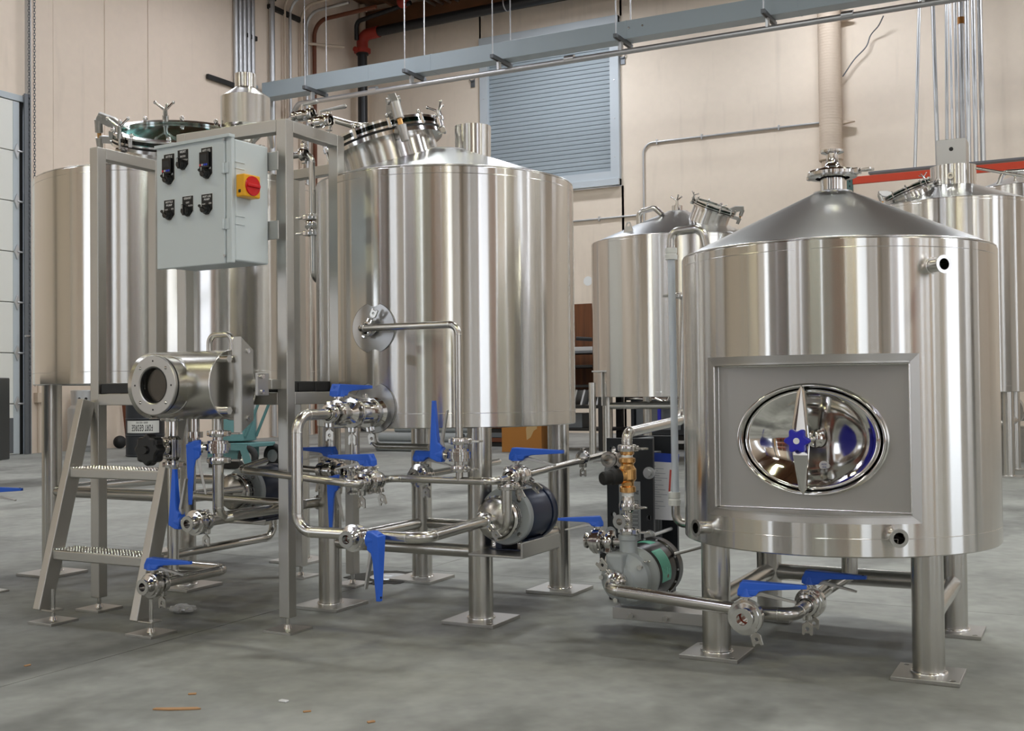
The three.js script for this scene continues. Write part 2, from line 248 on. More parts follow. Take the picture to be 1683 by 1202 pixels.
// blue-handled butterfly valve. pos = centre, axis = pipe axis, stem = where the handle sits, arm = where the handle points
const handleGeo = (() => {
  const g = extr([[-0.026, 0.004], [-0.025, 0.026], [-0.011, 0.058], [0.2, 0.05], [0.2, 0.036], [0.07, 0.026], [0.045, 0.02], [0.034, 0.004]], 0.044, 0.004, []);
  const p = g.attributes.position; for (let i = 0; i < p.count; i++) { const x = p.getX(i), t = THREE.MathUtils.clamp((x - 0.03) / 0.17, 0, 1); p.setZ(i, p.getZ(i) * (1.08 - 0.6 * Math.pow(t, 0.6))); }
  g.computeVertexNormals(); return merge([g, new THREE.CylinderGeometry(0.02, 0.0275, 0.05, 24).translate(0.001, 0.025, 0)]).scale(1, 0.87, 0.95);
})();
const leverGeo = merge([extr([[0.03, 0.014], [0.05, 0.02], [0.165, -0.006], [0.165, -0.012], [0.05, 0.008], [0.03, 0.004]], 0.016, 0.001)]);
function valve(label, pos, axis, stem, arm, o = {}) {
  const r = o.r ?? 0.019, s = o.s ?? 1, g = thing('butterfly_valve', label, 'valve', pos, 'blue-handled butterfly valves');
  const ax = axis.clone().normalize(), fr = sub('body', g); aim(fr, ax, stem);
  const L = o.len ?? 0.052, F = 0.030 * (r / 0.019), B = F * 1.62;
  part('housing', rev([[r * 0.86, -L], [F, -L], [F, -L + 0.006], [r * 1.06, -L + 0.013], [r * 1.06, -0.027], [B * 0.83, -0.024], [B * 0.83, -0.014], [B, -0.013], [B, -0.0015], [B * 0.97, -0.001], [B * 0.97, 0.001], [B, 0.0015], [B, 0.013], [B * 0.83, 0.014], [B * 0.83, 0.024], [r * 1.06, 0.027], [r * 1.06, L - 0.013], [F, L - 0.006], [F, L], [r * 0.86, L], [r * 0.86, 0.002], [r * 0.8, 0], [r * 0.86, -0.002], [r * 0.86, -L]], 40), M.chrome, fr);
  part('disc', rev([[0, -0.002], [r * 0.8, -0.002], [r * 0.8, 0.002], [0, 0.002]], 24), M.chrome, fr).rotation.x = o.shut ? 0 : 0.6;
  part('seat', put(new THREE.TorusGeometry(r * 0.85, 0.0035, 8, 28).rotateX(Math.PI / 2), V(0, 0, 0)), M.silicone, fr);
  for (let k = 0; k < 4; k++) { const a = (k + 0.5) * Math.PI / 2; part('bolt', cyl(V(Math.cos(a) * B * 0.85, -0.017, Math.sin(a) * B * 0.85), V(Math.cos(a) * B * 0.85, 0.017, Math.sin(a) * B * 0.85), 0.005, 0.005, 8), M.chrome, fr); }
  const st = stem.clone().normalize(), h = aim(sub('lever_head', g, st.clone().multiplyScalar(B * 0.9)), st, arm.clone().cross(st));
  h.scale.setScalar(s);
  part('stem', cyl(V(0, -0.01, 0), V(0, 0.03, 0), 0.009, 0.009, 12), M.chrome, h);
  part('collar', rev([[0, 0.012], [0.02, 0.012], [0.02, 0.018], [0, 0.018]], 20), M.chrome, h);
  const hd = part('handle', handleGeo, M.blue, h, 'blue plastic handle'); hd.position.y = 0.018;
  part('tip_hole', cyl(V(0.188, 0.055, 0), V(0.188, 0.0632, 0), 0.004, 0.004, 10), M.rubber, h);
  part('trigger', leverGeo, M.plate, h).position.y = 0.012;
  for (const [k, wing] of o.clamps ?? []) clamp(g, ax.clone().multiplyScalar(k * L * 1.02), ax, F, wing);
  return g;
}
// a run of tube with clamp flanges at the ends named in fl
function run(name, label, pts, r, o = {}) {
  const g = thing(name, label, 'pipe', V(0, 0, 0), o.group);
  part('tube', pipe(pts, r, o.bend ?? r * 2.6), o.mat ?? M.tube, g);
  const e = pts.length - 1, F = o.F ?? r * 1.45;
  const endFl = (p, q) => { const d = p.clone().sub(q).normalize(); part('end_flange', put(rev([[r * 0.99, -0.016], [F, -0.006], [F, 0], [0.001, 0]], 24), p, d), M.chrome, g); };
  if (o.f0) endFl(pts[0], pts[1]); if (o.f1) endFl(pts[e], pts[e - 1]);
  const P = o.welds === false ? [] : bend(pts, o.bend ?? r * 2.6); // weld rings where bends meet straights
  if (o.welds !== false) for (let i = 1; i < e; i++) { const a = P[1 + (i - 1) * 8], b = P[8 + (i - 1) * 8]; if (!a || !b) continue; part('weld_ring', bead(r * 0.985, a, pts[i].clone().sub(pts[i - 1]), 0.0016), M.weld, g); part('weld_ring', bead(r * 0.985, b, pts[i + 1].clone().sub(pts[i]), 0.0016), M.weld, g); }
  return g;
}

// ---------------------------------------------------------------- vessels
function legs(t, sx, sz, top, r = 0.0508, o = {}) { // four legs round the tank axis with foot plates and braces
  const p = o.plate ?? 0.115;
  for (const [i, j] of o.at ?? [[1, 1], [-1, 1], [-1, -1], [1, -1]]) {
    const l = sub('leg', t, V(i * sx, 0, j * sz));
    part('leg_tube', cyl(V(0, 0.012, 0), V(0, top, 0), r, r, 32), M.leg, l);
    const q = part('foot_plate', extr([[-p, -p], [p, -p], [p, p], [-p, p]], 0.014, 0.0015, [[p * 0.78, p * 0.78, 0.009], [-p * 0.78, -p * 0.78, 0.009]]).rotateX(Math.PI / 2), M.plate, l); q.position.set(i * (o.out ?? 0), 0.007, j * (o.out ?? 0));
    part('weld_bead', bead(r + 0.003, V(0, 0.016, 0), Y, 0.006), M.weld, l);
  }
  if (o.brace) { const y = o.brace, br = o.br ?? 0.025; const c = [[1, 1], [-1, 1], [-1, -1], [1, -1]];
    for (let k = 0; k < 4; k++) { if (o.skip?.includes(k)) continue; const a = c[k], b = c[(k + 1) % 4]; part('brace', [cyl(V(a[0] * sx, y, a[1] * sz), V(b[0] * sx, y, b[1] * sz), br, br, 24)], M.leg, t); } }
}
function starHandle(parent, p, dir, k = 1, side = X) {
  const h = aim(sub('star_handle', parent, p), dir, side); const gs = [cyl(V(0, 0, 0), V(0, 0.05 * k, 0), 0.017 * k, 0.015 * k, 12), cyl(V(0, -0.03 * k, 0), V(0, 0, 0), 0.022 * k, 0.022 * k, 14)];
  for (let i = 0; i < 3; i++) { const a = i * 2.094 + 0.5, e = V(Math.cos(a) * 0.07 * k, 0.085 * k, Math.sin(a) * 0.07 * k); gs.push(cyl(V(0, 0.035 * k, 0), e, 0.009 * k, 0.007 * k, 8), ball(e, 0.012 * k, 10)); }
  part('grip', gs, M.chrome, h); part('bolt_shank', cyl(V(0, -0.11 * k, 0), V(0, -0.02 * k, 0), 0.009 * k, 0.009 * k, 10), M.chrome, h); part('pivot_lug', [cyl(V(-0.03 * k, -0.11 * k, 0), V(0.03 * k, -0.11 * k, 0), 0.016 * k, 0.016 * k, 12), rb(0.018 * k, 0.05 * k, 0.06 * k, 0, -0.1 * k, -0.02 * k)], M.chrome, h); return h;
}
function manway(t, pos, normal, R, neck, o = {}) { // glass-lidded round manway, local Y = lid normal, local +Z = front
  const m = aim(sub('manway', t, pos), normal, o.side ?? Z), k = R / 0.3;
  part('neck', rev([[R * 0.86, -neck], [R * 0.86, -0.02]], 64), M.shell, m);
  part('rim_flange', rev([[R * 0.84, -0.026], [R, -0.024], [R, -0.006], [R * 0.84, -0.004]], 64), M.chrome, m);
  part('gasket', rev([[R * 0.84, -0.004], [R * 0.985, -0.004], [R * 0.985, 0.006], [R * 0.84, 0.006]], 64), M.rubber, m);
  const lid = sub('lid', m);
  part('lid_ring', rev([[R * 0.8, 0.006], [R, 0.006], [R, 0.016], [R * 0.8, 0.016]], 64), M.chrome, lid);
  part('glass_disc', rev([[0, 0.018], [R * 0.985, 0.018], [R * 0.985, 0.036], [0, 0.036]], 64), M.thick, lid);
  part('top_ring', rev([[R * 0.84, 0.037], [R * 0.99, 0.037], [R * 0.99, 0.048], [R * 0.84, 0.048], [R * 0.84, 0.037]], 64), M.chrome, lid);
  for (let i = 0; i < 10; i++) { const a = i * 0.628 + 0.2; part('lid_bolt', [rb(0.02 * k, 0.05, 0.012 * k, Math.sin(a) * R, 0.026, Math.cos(a) * R), ball(V(Math.sin(a) * R * 0.97, 0.06, Math.cos(a) * R * 0.97), 0.012 * k, 8)], M.chrome, lid); }
  for (const a of o.stars ?? []) starHandle(m, V(Math.sin(a) * R * 1.05, 0.06 * k, Math.cos(a) * R * 1.05), Y, k * 0.74, V(Math.sin(a), 0, Math.cos(a)));
  for (const a of o.hinges ?? []) { const h = sub('hinge', m), k = R / 0.3 * (o.hk ?? 1); h.rotation.y = a; const z = R * 1.0;
    part('lid_arm', extr([[z - 0.1 * k, 0.045], [z - 0.02 * k, 0.12 * k], [z + 0.08 * k, 0.15 * k], [z + 0.105 * k, 0.1 * k], [z + 0.07 * k, 0.08 * k], [z + 0.02 * k, 0.045]], 0.04 * k, 0.003).rotateY(-Math.PI / 2), M.plate, h);
    part('hinge_pin', [cyl(V(-0.035 * k, 0.115 * k, z + 0.075 * k), V(0.035 * k, 0.115 * k, z + 0.075 * k), 0.018 * k, 0.018 * k, 12), cyl(V(0, 0.1 * k, z + 0.09 * k), V(0, 0.015 * k, z + 0.09 * k), 0.026 * k, 0.026 * k, 14), cyl(V(0, -0.02 * k, z + 0.09 * k), V(0, -0.1 * k, z + 0.09 * k), 0.026 * k, 0.02 * k, 14), rb(0.03 * k, 0.05 * k, 0.12 * k, 0, -0.03 * k, z + 0.03 * k)], M.plate, h);
    part('spacer', cyl(V(0, -0.02 * k, z + 0.09 * k), V(0, 0.015 * k, z + 0.09 * k), 0.014 * k, 0.014 * k, 12), M.brass, h);
  }
  return m;
}
function vessel(name, label, pos, R, y0, y1, rise, top, o = {}) { // standing cylinder with a conical top
  const t = thing(name, label, 'tank', pos, o.group);
  const lip = 0.004, prof = [[R - 0.02, y0 + 0.001], [R - lip, y0], [R, y0 + lip], [R, y1 - 0.006], [R - 0.006, y1]];
  if (!o.window) part('shell', rev(prof, 600, 0.0006), M.shell, t);
  else { const { half, ya, yb } = o.window, a = Math.asin(half / R);
    part('shell', cut([rev([[R - 0.02, y0 + 0.001], [R - lip, y0], [R, y0 + lip], [R, ya]], 600, 0.0006), rev([[R, yb], [R, y1 - 0.006], [R - 0.006, y1]], 600, 0.0006), rev([[R, ya], [R, yb]], 480, 0.0006, a, 2 * Math.PI - a)], o.ports ?? []), M.shell, t); }
  part('bottom_head', rev([[0, y0 - 0.002], [R * 0.6, y0 + 0.002], [R - 0.02, y0 + 0.006]].map(([r, y]) => [r, y]), 72).scale(1, 1, 1), M.cone, t);
  const cone = rev([[R - 0.006, y1], [R * 0.9, y1 + rise * 0.12], [top, y1 + rise], [top, y1 + rise + 0.004], [0, y1 + rise + 0.006]], 160);
  part('cone_top', o.mouth ? cut(cone, [[o.mouth[0].clone().addScaledVector(o.mouth[1], -0.7), o.mouth[0].clone().addScaledVector(o.mouth[1], 0.1), o.mouth[2]]]) : cone, M.cone, t);
  part('weld_bead', bead(R - 0.004, V(0, y1 + 0.001, 0), Y, 0.003), M.weld, t);
  if (o.seam !== false) part('seam_ring', [rev([[R + 0.0006, y1 - 0.035], [R + 0.001, y1 - 0.034], [R + 0.0006, y1 - 0.033]], 160), rev([[R + 0.0006, y0 + 0.06], [R + 0.001, y0 + 0.061], [R + 0.0006, y0 + 0.062]], 160)], M.weld, t);
  return t;
}
// front right tank with the oval manway
{
  const ports = [[45, 1.345], [29, 0.47], [-40, 0.462]];
  const t = vessel('mash_tank', 'short steel tank with an oval manway and blue star knob', V(-0.865, 0, -4.277), 0.562, 0.399, 1.442, 0.235, 0.07, { window: { half: 0.355, ya: 0.508, yb: 1.06 }, ports: ports.map(([d, y]) => { const s = Math.sin(d * RAD), c = Math.cos(d * RAD); return [V(s * 0.35, y, c * 0.35), V(s * 0.7, y, c * 0.7), 0.0187]; }) });
  legs(t, 0.358, 0.365, 0.402, 0.0508, { brace: 0.19, br: 0.034, skip: [0], plate: 0.105, out: 0.0 });
  const zf = 0.418, w = sub('manway_recess', t);
  { const a0 = Math.asin(0.325 / 0.562), a1 = Math.asin(0.355 / 0.562), ze = 0.562 * Math.cos(a1), zi = 0.562 * Math.cos(a0);
    for (const [ya, yb, name] of [[1.03, 1.06, 'top_flange'], [0.508, 0.535, 'bottom_flange']]) part(name, rev(ya > 1 ? [[0.559, ya], [0.562, yb]] : [[0.562, ya], [0.559, yb]], 80, 0, -a1, a1), M.plate, w);
    for (const s of [-1, 1]) { const g = new THREE.BufferGeometry(), q = [[0.325, 1.03, zi - 0.002], [0.355, 1.06, ze], [0.355, 0.508, ze], [0.325, 0.535, zi - 0.002]].map(([x, y, z]) => [s * x, y, z]); const o = s > 0 ? [0, 2, 1, 0, 3, 2] : [0, 1, 2, 0, 2, 3]; g.setAttribute('position', new THREE.Float32BufferAttribute(o.flatMap((i) => q[i]), 3)); g.setAttribute('uv', new THREE.Float32BufferAttribute(o.flatMap((i) => [q[i][0], q[i][1]]), 2)); g.computeVertexNormals(); part('side_flange', g, M.plate, w); } }
  const arcTop = (y, up) => { // flat ledge between the shell and the recessed panel
    const s = new THREE.Shape(); s.moveTo(-0.325, -zf); s.lineTo(0.325, -zf); const a = Math.asin(0.325 / 0.562); for (let k = 0; k <= 30; k++) { const q = a - 2 * a * k / 30; s.lineTo(0.562 * Math.sin(q), -0.562 * Math.cos(q)); } s.closePath();
    return new THREE.ExtrudeGeometry(s, { depth: 0.006, bevelEnabled: false }).rotateX(-Math.PI / 2).translate(0, y - (up ? 0 : 0.006), 0); };
  part('recess_ledge', arcTop(1.03, true), M.plate, w); part('recess_ledge', arcTop(0.535, false), M.plate, w);
  for (const s of [-1, 1]) part('recess_cheek', bx(0.004, 0.495, 0.04, s * 0.3265, 0.7825, zf + 0.018), M.plate, w);
  { const s = new THREE.Shape([[-0.33, 0.535], [0.33, 0.535], [0.33, 1.03], [-0.33, 1.03]].map((p) => new THREE.Vector2(...p))), h = new THREE.Path(); h.absellipse(0, 0.775, 0.245, 0.183, 0, 2 * Math.PI, true); s.holes.push(h);
    part('recess_panel', new THREE.ExtrudeGeometry(s, { depth: 0.006, bevelEnabled: false, curveSegments: 64 }).translate(0, 0, zf - 0.007), M.plate, w); }
  for (const s of [-1, 1]) { part('weld_bead', cyl(V(s * 0.3255, 0.54, 0.4585), V(s * 0.3255, 1.026, 0.4585), 0.0035, 0.0035, 8), M.weld, w); part('weld_bead', cyl(V(s * 0.322, 0.54, zf + 0.001), V(s * 0.322, 1.026, zf + 0.001), 0.0025, 0.0025, 8), M.weld, w); }
  for (const y of [0.538, 1.028]) part('weld_bead', cyl(V(-0.322, y, zf + 0.002), V(0.322, y, zf + 0.002), 0.003, 0.003, 8), M.weld, w);
  const mw = sub('oval_manway', t, V(0, 0.775, zf)); const ex = 0.25, ey = 0.188;
  const ov = (pts) => rev(pts, 96).rotateX(Math.PI / 2).scale(ex, ey, 1);
  part('oval_collar', ov([[1.0, 0], [1.0, 0.03], [0.985, 0.034], [0.96, 0.03], [0.9, -0.02], [0.88, -0.03]]), M.mirror, mw, 'polished oval collar');
  part('weld_bead', ov([[1.0, 0], [1.018, 0.001], [1.02, 0.004], [1.0, 0.007]]), M.weld, mw);
  part('oval_door', ov([[0.91, 0.004], [0.9, 0.008], [0.85, 0.004], [0.7, -0.022], [0.5, -0.042], [0.25, -0.054], [0.0001, -0.058]]), M.mirror, mw, 'dished mirror-bright oval door');
  const bar = (() => { const g = extr([[0, -0.185], [0.013, -0.165], [0.026, -0.05], [0.03, 0], [0.026, 0.05], [0.013, 0.165], [0, 0.185], [-0.013, 0.165], [-0.026, 0.05], [-0.03, 0], [-0.026, -0.05], [-0.013, -0.165]], 0.016, 0.002); const p = g.attributes.position; for (let i = 0; i < p.count; i++) p.setZ(i, p.getZ(i) - 0.9 * p.getY(i) * p.getY(i)); g.computeVertexNormals(); return g; })();
  const b = part('yoke_bar', bar, M.chrome, mw); b.position.set(-0.022, 0, 0.064);
  part('clamp_screw', cyl(V(0, 0, -0.056), V(-0.02, 0, 0.1), 0.009, 0.009, 14), M.chrome, mw); part('screw_boss', rev([[0.03, 0], [0.028, 0.016], [0.016, 0.022], [0, 0.022]], 28).rotateX(Math.PI / 2).translate(0.002, 0, -0.056), M.chrome, mw);
  const star = []; for (let i = 0; i < 48; i++) { const a = i / 48 * 2 * Math.PI, r = 0.0365 + 0.0065 * Math.cos(6 * a); star.push([Math.cos(a) * r, Math.sin(a) * r]); }
  const kn = sub('star_knob', mw, V(-0.023, 0, 0.105)); part('knob', extr(star, 0.028, 0.004), M.royal, kn, 'royal blue star knob'); part('knob_neck', cyl(V(0, 0, -0.03), V(0, 0, -0.01), 0.02, 0.028, 20), M.royal, kn); part('knob_cap', cyl(V(0, 0, 0.012), V(0, 0, 0.0155), 0.0105, 0.0105, 18), M.white, kn);
  const stk = print(128, 128, (g) => { g.fillStyle = '#c9c8cc'; g.fillRect(0, 0, 128, 128); g.fillStyle = '#33367a'; g.font = 'bold 34px sans-serif'; g.textAlign = 'center'; g.fillText('AISI', 64, 58); g.fillText('304', 64, 96); });
  part('grade_sticker', new THREE.CircleGeometry(0.017, 24).rotateX(0.3).translate(0.034, -0.09, -0.0335), std('#ffffff', 0.5, 0, { map: stk }), mw);
  const port = (deg, y, l) => { const a = deg * RAD; ferrule(t, V(Math.sin(a) * 0.556, y, Math.cos(a) * 0.556), V(Math.sin(a), 0, Math.cos(a)), 0.022, l, 'ferrule_port', 0.03, true); };
  for (const [deg, y] of ports) port(deg, y, 0.06);
  const ty = 1.442 + 0.235; part('top_neck', cyl(V(0, ty, 0), V(0, ty + 0.06, 0), 0.045, 0.045, 32), M.chrome, t);
  const c = clamp(t, V(0, ty + 0.07, 0), Y, 0.078, V(1, 0, 0.3)); part('reducer', rev([[0.078, 0], [0.072, 0.012], [0.03, 0.03], [0.022, 0.045], [0.022, 0.075], [0.042, 0.082], [0.042, 0.09], [0, 0.09]], 32), M.chrome, c);
  part('apex_bead', bead(0.05, V(0, ty + 0.004, 0), Y, 0.005), M.weld, t);
  part('drain_stub', cyl(V(0.02, 0.405, -0.1), V(0.02, 0.24, -0.1), 0.03, 0.03, 24), M.leg, t);
}
// middle tank
{
  const t = vessel('kettle_tank', 'tall steel tank with a tilted glass manway and a short chimney', V(-2.657, 0, -4.453), 0.591, 0.798, 1.88, 0.17, 0.12, { mouth: [V(-0.24, 2.095, 0.125), V(-0.262 * 0.887, 0.965, 0.262 * 0.46).normalize(), 0.222] });
  legs(t, 0.383, 0.383, 0.801, 0.0508, { brace: 0.285, br: 0.027, plate: 0.12 });
  part('chimney', rev([[0.083, 2.0], [0.085, 2.17], [0.081, 2.17], [0.079, 2.0]], 48).translate(0.115, 0, -0.06), M.shell, t);
  manway(t, V(-0.24, 2.095, 0.125), V(-0.262 * 0.887, 0.965, 0.262 * 0.46), 0.262, 0.2, { side: V(0.46, 0, 0.887), stars: [1.5, -1.55], hinges: [0.3] });
  part('vent_tube', cyl(V(-0.23, 2.13, -0.06), V(-0.23, 2.27, -0.06), 0.019, 0.019, 16), M.chrome, t);
  for (const y of [0.885, 1.215]) { const p = sub('shell_pad', t, V(0, y, 0.585)); part('pad_disc', rev([[0.105, -0.006], [0.105, 0.006], [0.02, 0.012]], 48).rotateX(Math.PI / 2).scale(1, 1, 1), M.cone, p); part('pad_edge', bead(0.105, V(0, 0, 0.005), Z, 0.0012), M.dark, p); }
}
// left tank
{
  const t = vessel('hot_liquor_tank', 'widest steel tank with a flat round glass manway on top', V(-4.46, 0, -4.62), 0.74, 1.0, 2.07, 0.16, 0.12, { mouth: [V(0.06, 2.325, 0.08), V(0.4 * 0.62, 0.917, 0.4 * 0.75).normalize(), 0.285] });
  legs(t, 0.47, 0.45, 1.003, 0.0508, { brace: 0.44, br: 0.03, plate: 0.125 });
  manway(t, V(0.06, 2.325, 0.08), V(0.4 * 0.62, 0.917, 0.4 * 0.75), 0.335, 0.26, { side: V(0.46, 0, 0.887), stars: [-0.61, 3.6], hinges: [-1.5], hk: 0.72 });
}

// ---------------------------------------------------------------- brewing stand: platform, ladder and guard rails
const SF = -3.58, TB = 0.05;
{
  const t = thing('work_platform', 'steel platform stand with black deck, guard rails and two-step ladder', 'platform');
  const xL = -3.935, xR = -2.885, zB = -3.925, top = 2.05;
  const foot = (x, z, y0 = 0.05) => { const f = sub('levelling_foot', t, V(x, 0, z)); part('foot_plate', extr([[-0.07, -0.07], [0.07, -0.07], [0.07, 0.07], [-0.07, 0.07]], 0.01, 0.001, [[0.05, 0.05, 0.007], [-0.05, -0.05, 0.007]]).rotateX(Math.PI / 2).translate(0, 0.005, 0), M.plate, f); part('stud', [cyl(V(0, 0.01, 0), V(0, y0 + 0.02, 0), 0.009, 0.009, 12), cyl(V(0, 0.01, 0), V(0, 0.025, 0), 0.017, 0.012, 12)], M.chrome, f); };
  const post = (x, z, y1) => { part('post', rb(TB, y1 - 0.055, TB, x, (y1 + 0.055) / 2, z), M.square, t); foot(x, z); };
  const rail = (a, b) => part('guard_rail', beam(a, b, TB), M.square, t);
  post(xR, SF, top); post(xL, SF, top);
  part('post', rb(TB, top - 0.95, TB, xR, (top + 0.95) / 2, zB), M.square, t); part('post', rb(TB, top - 0.95, TB, xL, (top + 0.95) / 2, zB), M.square, t);
  part('post', rb(TB, top - 0.95, TB, -3.42, (top + 0.95) / 2, SF), M.square, t);
  const ry = top - TB / 2;
  rail(V(xR - TB / 2, ry, SF), V(-3.42 + TB / 2, ry, SF)); rail(V(xR, ry, SF - TB / 2), V(xR, ry, zB + TB / 2)); rail(V(xL, ry, SF - TB / 2), V(xL, ry, zB + TB / 2));
  post(-3.655, -4.645, 2.09); post(-3.27, -4.56, 2.09); rail(V(-3.63, 2.065, -4.6), V(-3.29, 2.065, -4.56));
  const deckBeam = (a, b) => part('deck_beam', beam(a, b, TB), M.square, t);
  for (const z of [SF, zB]) deckBeam(V(xL + TB / 2, 0.928, z), V(xR - TB / 2, 0.928, z)); for (const x of [xL, xR]) deckBeam(V(x, 0.928, SF - TB / 2), V(x, 0.928, zB + TB / 2));
  for (const x of [-3.655, -3.27]) deckBeam(V(x, 0.928, zB - TB / 2), V(x, 0.928, -4.54));
  for (let i = 0; i < 3; i++) part('deck_board', rb(xR - xL - 0.06, 0.044, 0.105, (xL + xR) / 2, 0.976, SF + 0.0 - 0.062 - i * 0.11, 0.006), M.pad, t);
  for (let i = 0; i < 5; i++) part('deck_board', rb(0.36, 0.044, 0.105, -3.46, 0.976, -4.01 - i * 0.11, 0.006), M.pad, t);
  for (const z of [SF, zB]) part('deck_board_edge', rb(xR - xL - 0.055, 0.044, 0.016, (xL + xR) / 2, 0.976, z + (z === SF ? 0.004 : -0.004), 0.004), M.pad, t);
  // ladder
  const s0 = V(-3.916, 0.05, -3.294), zt = SF + 0.05;
  for (const x of [-3.955, -3.40]) {
    const L = sub('stringer', t); part('stringer_tube', beam(V(x, 0.045, s0.z), V(x, 0.925, zt), 0.04, 0.07, 0.004), M.square, L);
    part('stringer_tab', rb(0.09, 0.008, 0.06, x + 0.045, 0.052, s0.z - 0.005), M.plate, L); foot(x + 0.06, s0.z - 0.005, 0.12);
  }
  const zAt = (y) => s0.z + (zt - s0.z) * (y - 0.045) / 0.88;
  for (const y of [0.295, 0.635]) { const k = sub('tread', t, V(-3.677, y, zAt(y) - 0.01)); part('tread_channel', rb(0.52, 0.042, 0.12, 0, -0.021, -0.02, 0.006), M.square, k);
    const teeth = []; for (let i = 0; i < 30; i++) for (let j = 0; j < 4; j++) teeth.push(new THREE.CylinderGeometry(0.0045, 0.007, 0.006, 8, 1, true).translate(-0.25 + i * 0.0172, 0.002, -0.068 + j * 0.031)); part('grip_teeth', teeth, M.chrome, k); }
}

// ---------------------------------------------------------------- control cabinet
{
  const a = V(-3.349, 1.451, -3.33), b = V(-2.931, 1.943, -3.33), w = b.x - a.x, h = b.y - a.y, D = 0.2;
  const t = thing('control_cabinet', 'grey steel control cabinet with black labelled knobs and a red rotary isolator', 'cabinet', V((a.x + b.x) / 2, a.y, -3.33)); t.rotation.y = -0.07;
  part('enclosure', rb(w, h - 0.02, D - 0.02, 0, h / 2, -D / 2 - 0.012, 0.008), M.grey, t);
  const d = sub('door', t); part('door_panel', rb(w - 0.036, h, 0.022, -0.018, h / 2, -0.011, 0.006), M.grey, d);
  part('drip_lip', extr([[-w / 2, 0], [w / 2, 0], [w / 2, 0.012], [-w / 2, 0.012]], 0.03).translate(0, h - 0.006, -0.005), M.grey, t);
  part('hinge_stile', rb(0.03, h - 0.004, 0.02, w / 2 - 0.017, h / 2, -0.013, 0.005), M.grey, t);
  for (const y of [0.27, 0.71]) part('hinge', [cyl(V(w / 2 - 0.04, y * h, 0.003), V(w / 2 - 0.04, (y + 0.08) * h, 0.003), 0.007, 0.007, 12), rb(0.03, 0.085 * h, 0.003, w / 2 - 0.03, (y + 0.04) * h, -0.001)], M.grey, d);
  for (const y of [0.03, h - 0.012]) part('lid_screw', cyl(V(w / 2 - 0.034, y, -0.002), V(w / 2 - 0.034, y, 0.006), 0.005, 0.005, 10), M.galv, d);
  for (const y of [0.3, 0.86]) part('wall_bracket', rb(0.06, 0.075, 0.006, w / 2 + 0.02, y * h, -D - 0.005), M.plate, t);
  for (const y of [0.31, 0.375, 0.75, 0.8]) part('side_rib', rb(0.004, 0.005, 0.05, w / 2 + 0.001, y * h, -0.045), M.grey, t);
  const at = (px, py) => { const u = (px - 253) / 131, v = (py - (443 - u * 7)) / ((247 - u * 25) - (443 - u * 7)); return V(-w / 2 + (0.5 * u + 0.5 * u * (1.02 + 0.0 * u)) * w, v * h, 0.001); };
  const face = (lines) => print(128, 192, (g, W, H) => { g.fillStyle = '#0d0d0f'; g.fillRect(0, 0, W, H); g.fillStyle = '#f1f1f1'; g.textAlign = 'center'; for (const [s, x, y, k] of lines) { g.font = `bold ${k}px sans-serif`; g.fillText(s, x, y); } });
  const knobGeo = merge([new THREE.CylinderGeometry(0.024, 0.027, 0.012, 28).rotateX(Math.PI / 2).translate(0, 0, 0.006), new THREE.CylinderGeometry(0.019, 0.022, 0.02, 24).rotateX(Math.PI / 2).translate(0, 0, 0.02), rb(0.013, 0.056, 0.022, 0, 0.004, 0.026, 0.004)]);
  const ctl = (name, px, py, lines, turn, temp) => {
    const o = sub(name, d, at(px, py)), H = temp ? 0.122 : 0.08, W = 0.058, c = 0.02;
    const sh = [[-W / 2, -H / 2 + c], [-W / 2 + c, -H / 2], [W / 2 - c, -H / 2], [W / 2, -H / 2 + c], [W / 2, H / 2], [-W / 2, H / 2]];
    part('legend_edge', extr(sh.map(([x, y]) => [x * 1.06, y * 1.04]), 0.002).translate(0, 0, 0.0005), M.white, o);
    const pl = extr(sh, 0.003).translate(0, 0, 0.002), u = pl.attributes.uv, p = pl.attributes.position; for (let i = 0; i < u.count; i++) u.setXY(i, p.getX(i) / W + 0.5, p.getY(i) / H + 0.5);
    part('legend_plate', pl, std('#ffffff', 0.5, 0, { map: face(lines) }), o);
    const k = sub('selector_knob', o, V(0, -H / 2 + 0.02, 0.003)); k.scale.setScalar(0.78); const kk = part('knob', knobGeo, M.black, k); kk.rotation.z = turn; part('pointer', bx(0.003, 0.018, 0.001, 0, 0.018, 0.0375), M.white, k).rotation.z = 0;
    if (temp) { const c2 = sub('temperature_controller', o, V(-0.006, 0.012, 0.004)); c2.scale.setScalar(0.72); part('bezel', rb(0.07, 0.09, 0.014, 0, 0, 0.007, 0.004), M.black, c2); part('display', bx(0.052, 0.034, 0.001, 0, 0.012, 0.0145), M.frame, c2);
      ['#d03038', '#c9c9d2', '#2d48c8', '#2d48c8'].forEach((q, i) => part('button', rb(0.011, 0.011, 0.004, -0.024 + i * 0.016, -0.027, 0.0155, 0.001), std(q, 0.4), c2)); }
  };
  ctl('kettle_control', 277.5, 281, [['KETTLE', 64, 26, 24], ['OFF', 34, 138, 17], ['ON', 102, 134, 17]], 0.9, true);
  ctl('heat_selector', 302, 265, [['HEAT', 64, 30, 30], ['BOTH', 64, 72, 25], ['HLT', 26, 106, 20], ['KETTLE', 92, 106, 19]], 0.1);
  ctl('liquor_control', 343, 270, [['HOT LIQ.', 64, 26, 24], ['OFF', 34, 138, 17], ['ON', 102, 134, 17]], 0.9, true);
  ctl('kettle_pump_selector', 277.5, 347, [['KETTLE', 64, 30, 27], ['PUMP', 64, 60, 27], ['OFF', 28, 100, 21], ['ON', 104, 96, 21]], 0.9);
  ctl('grant_selector', 310, 341, [['GRANT', 64, 30, 28], ['OFF', 64, 70, 23], ['ON', 22, 102, 21], ['AUTO', 98, 100, 21]], 0.1);
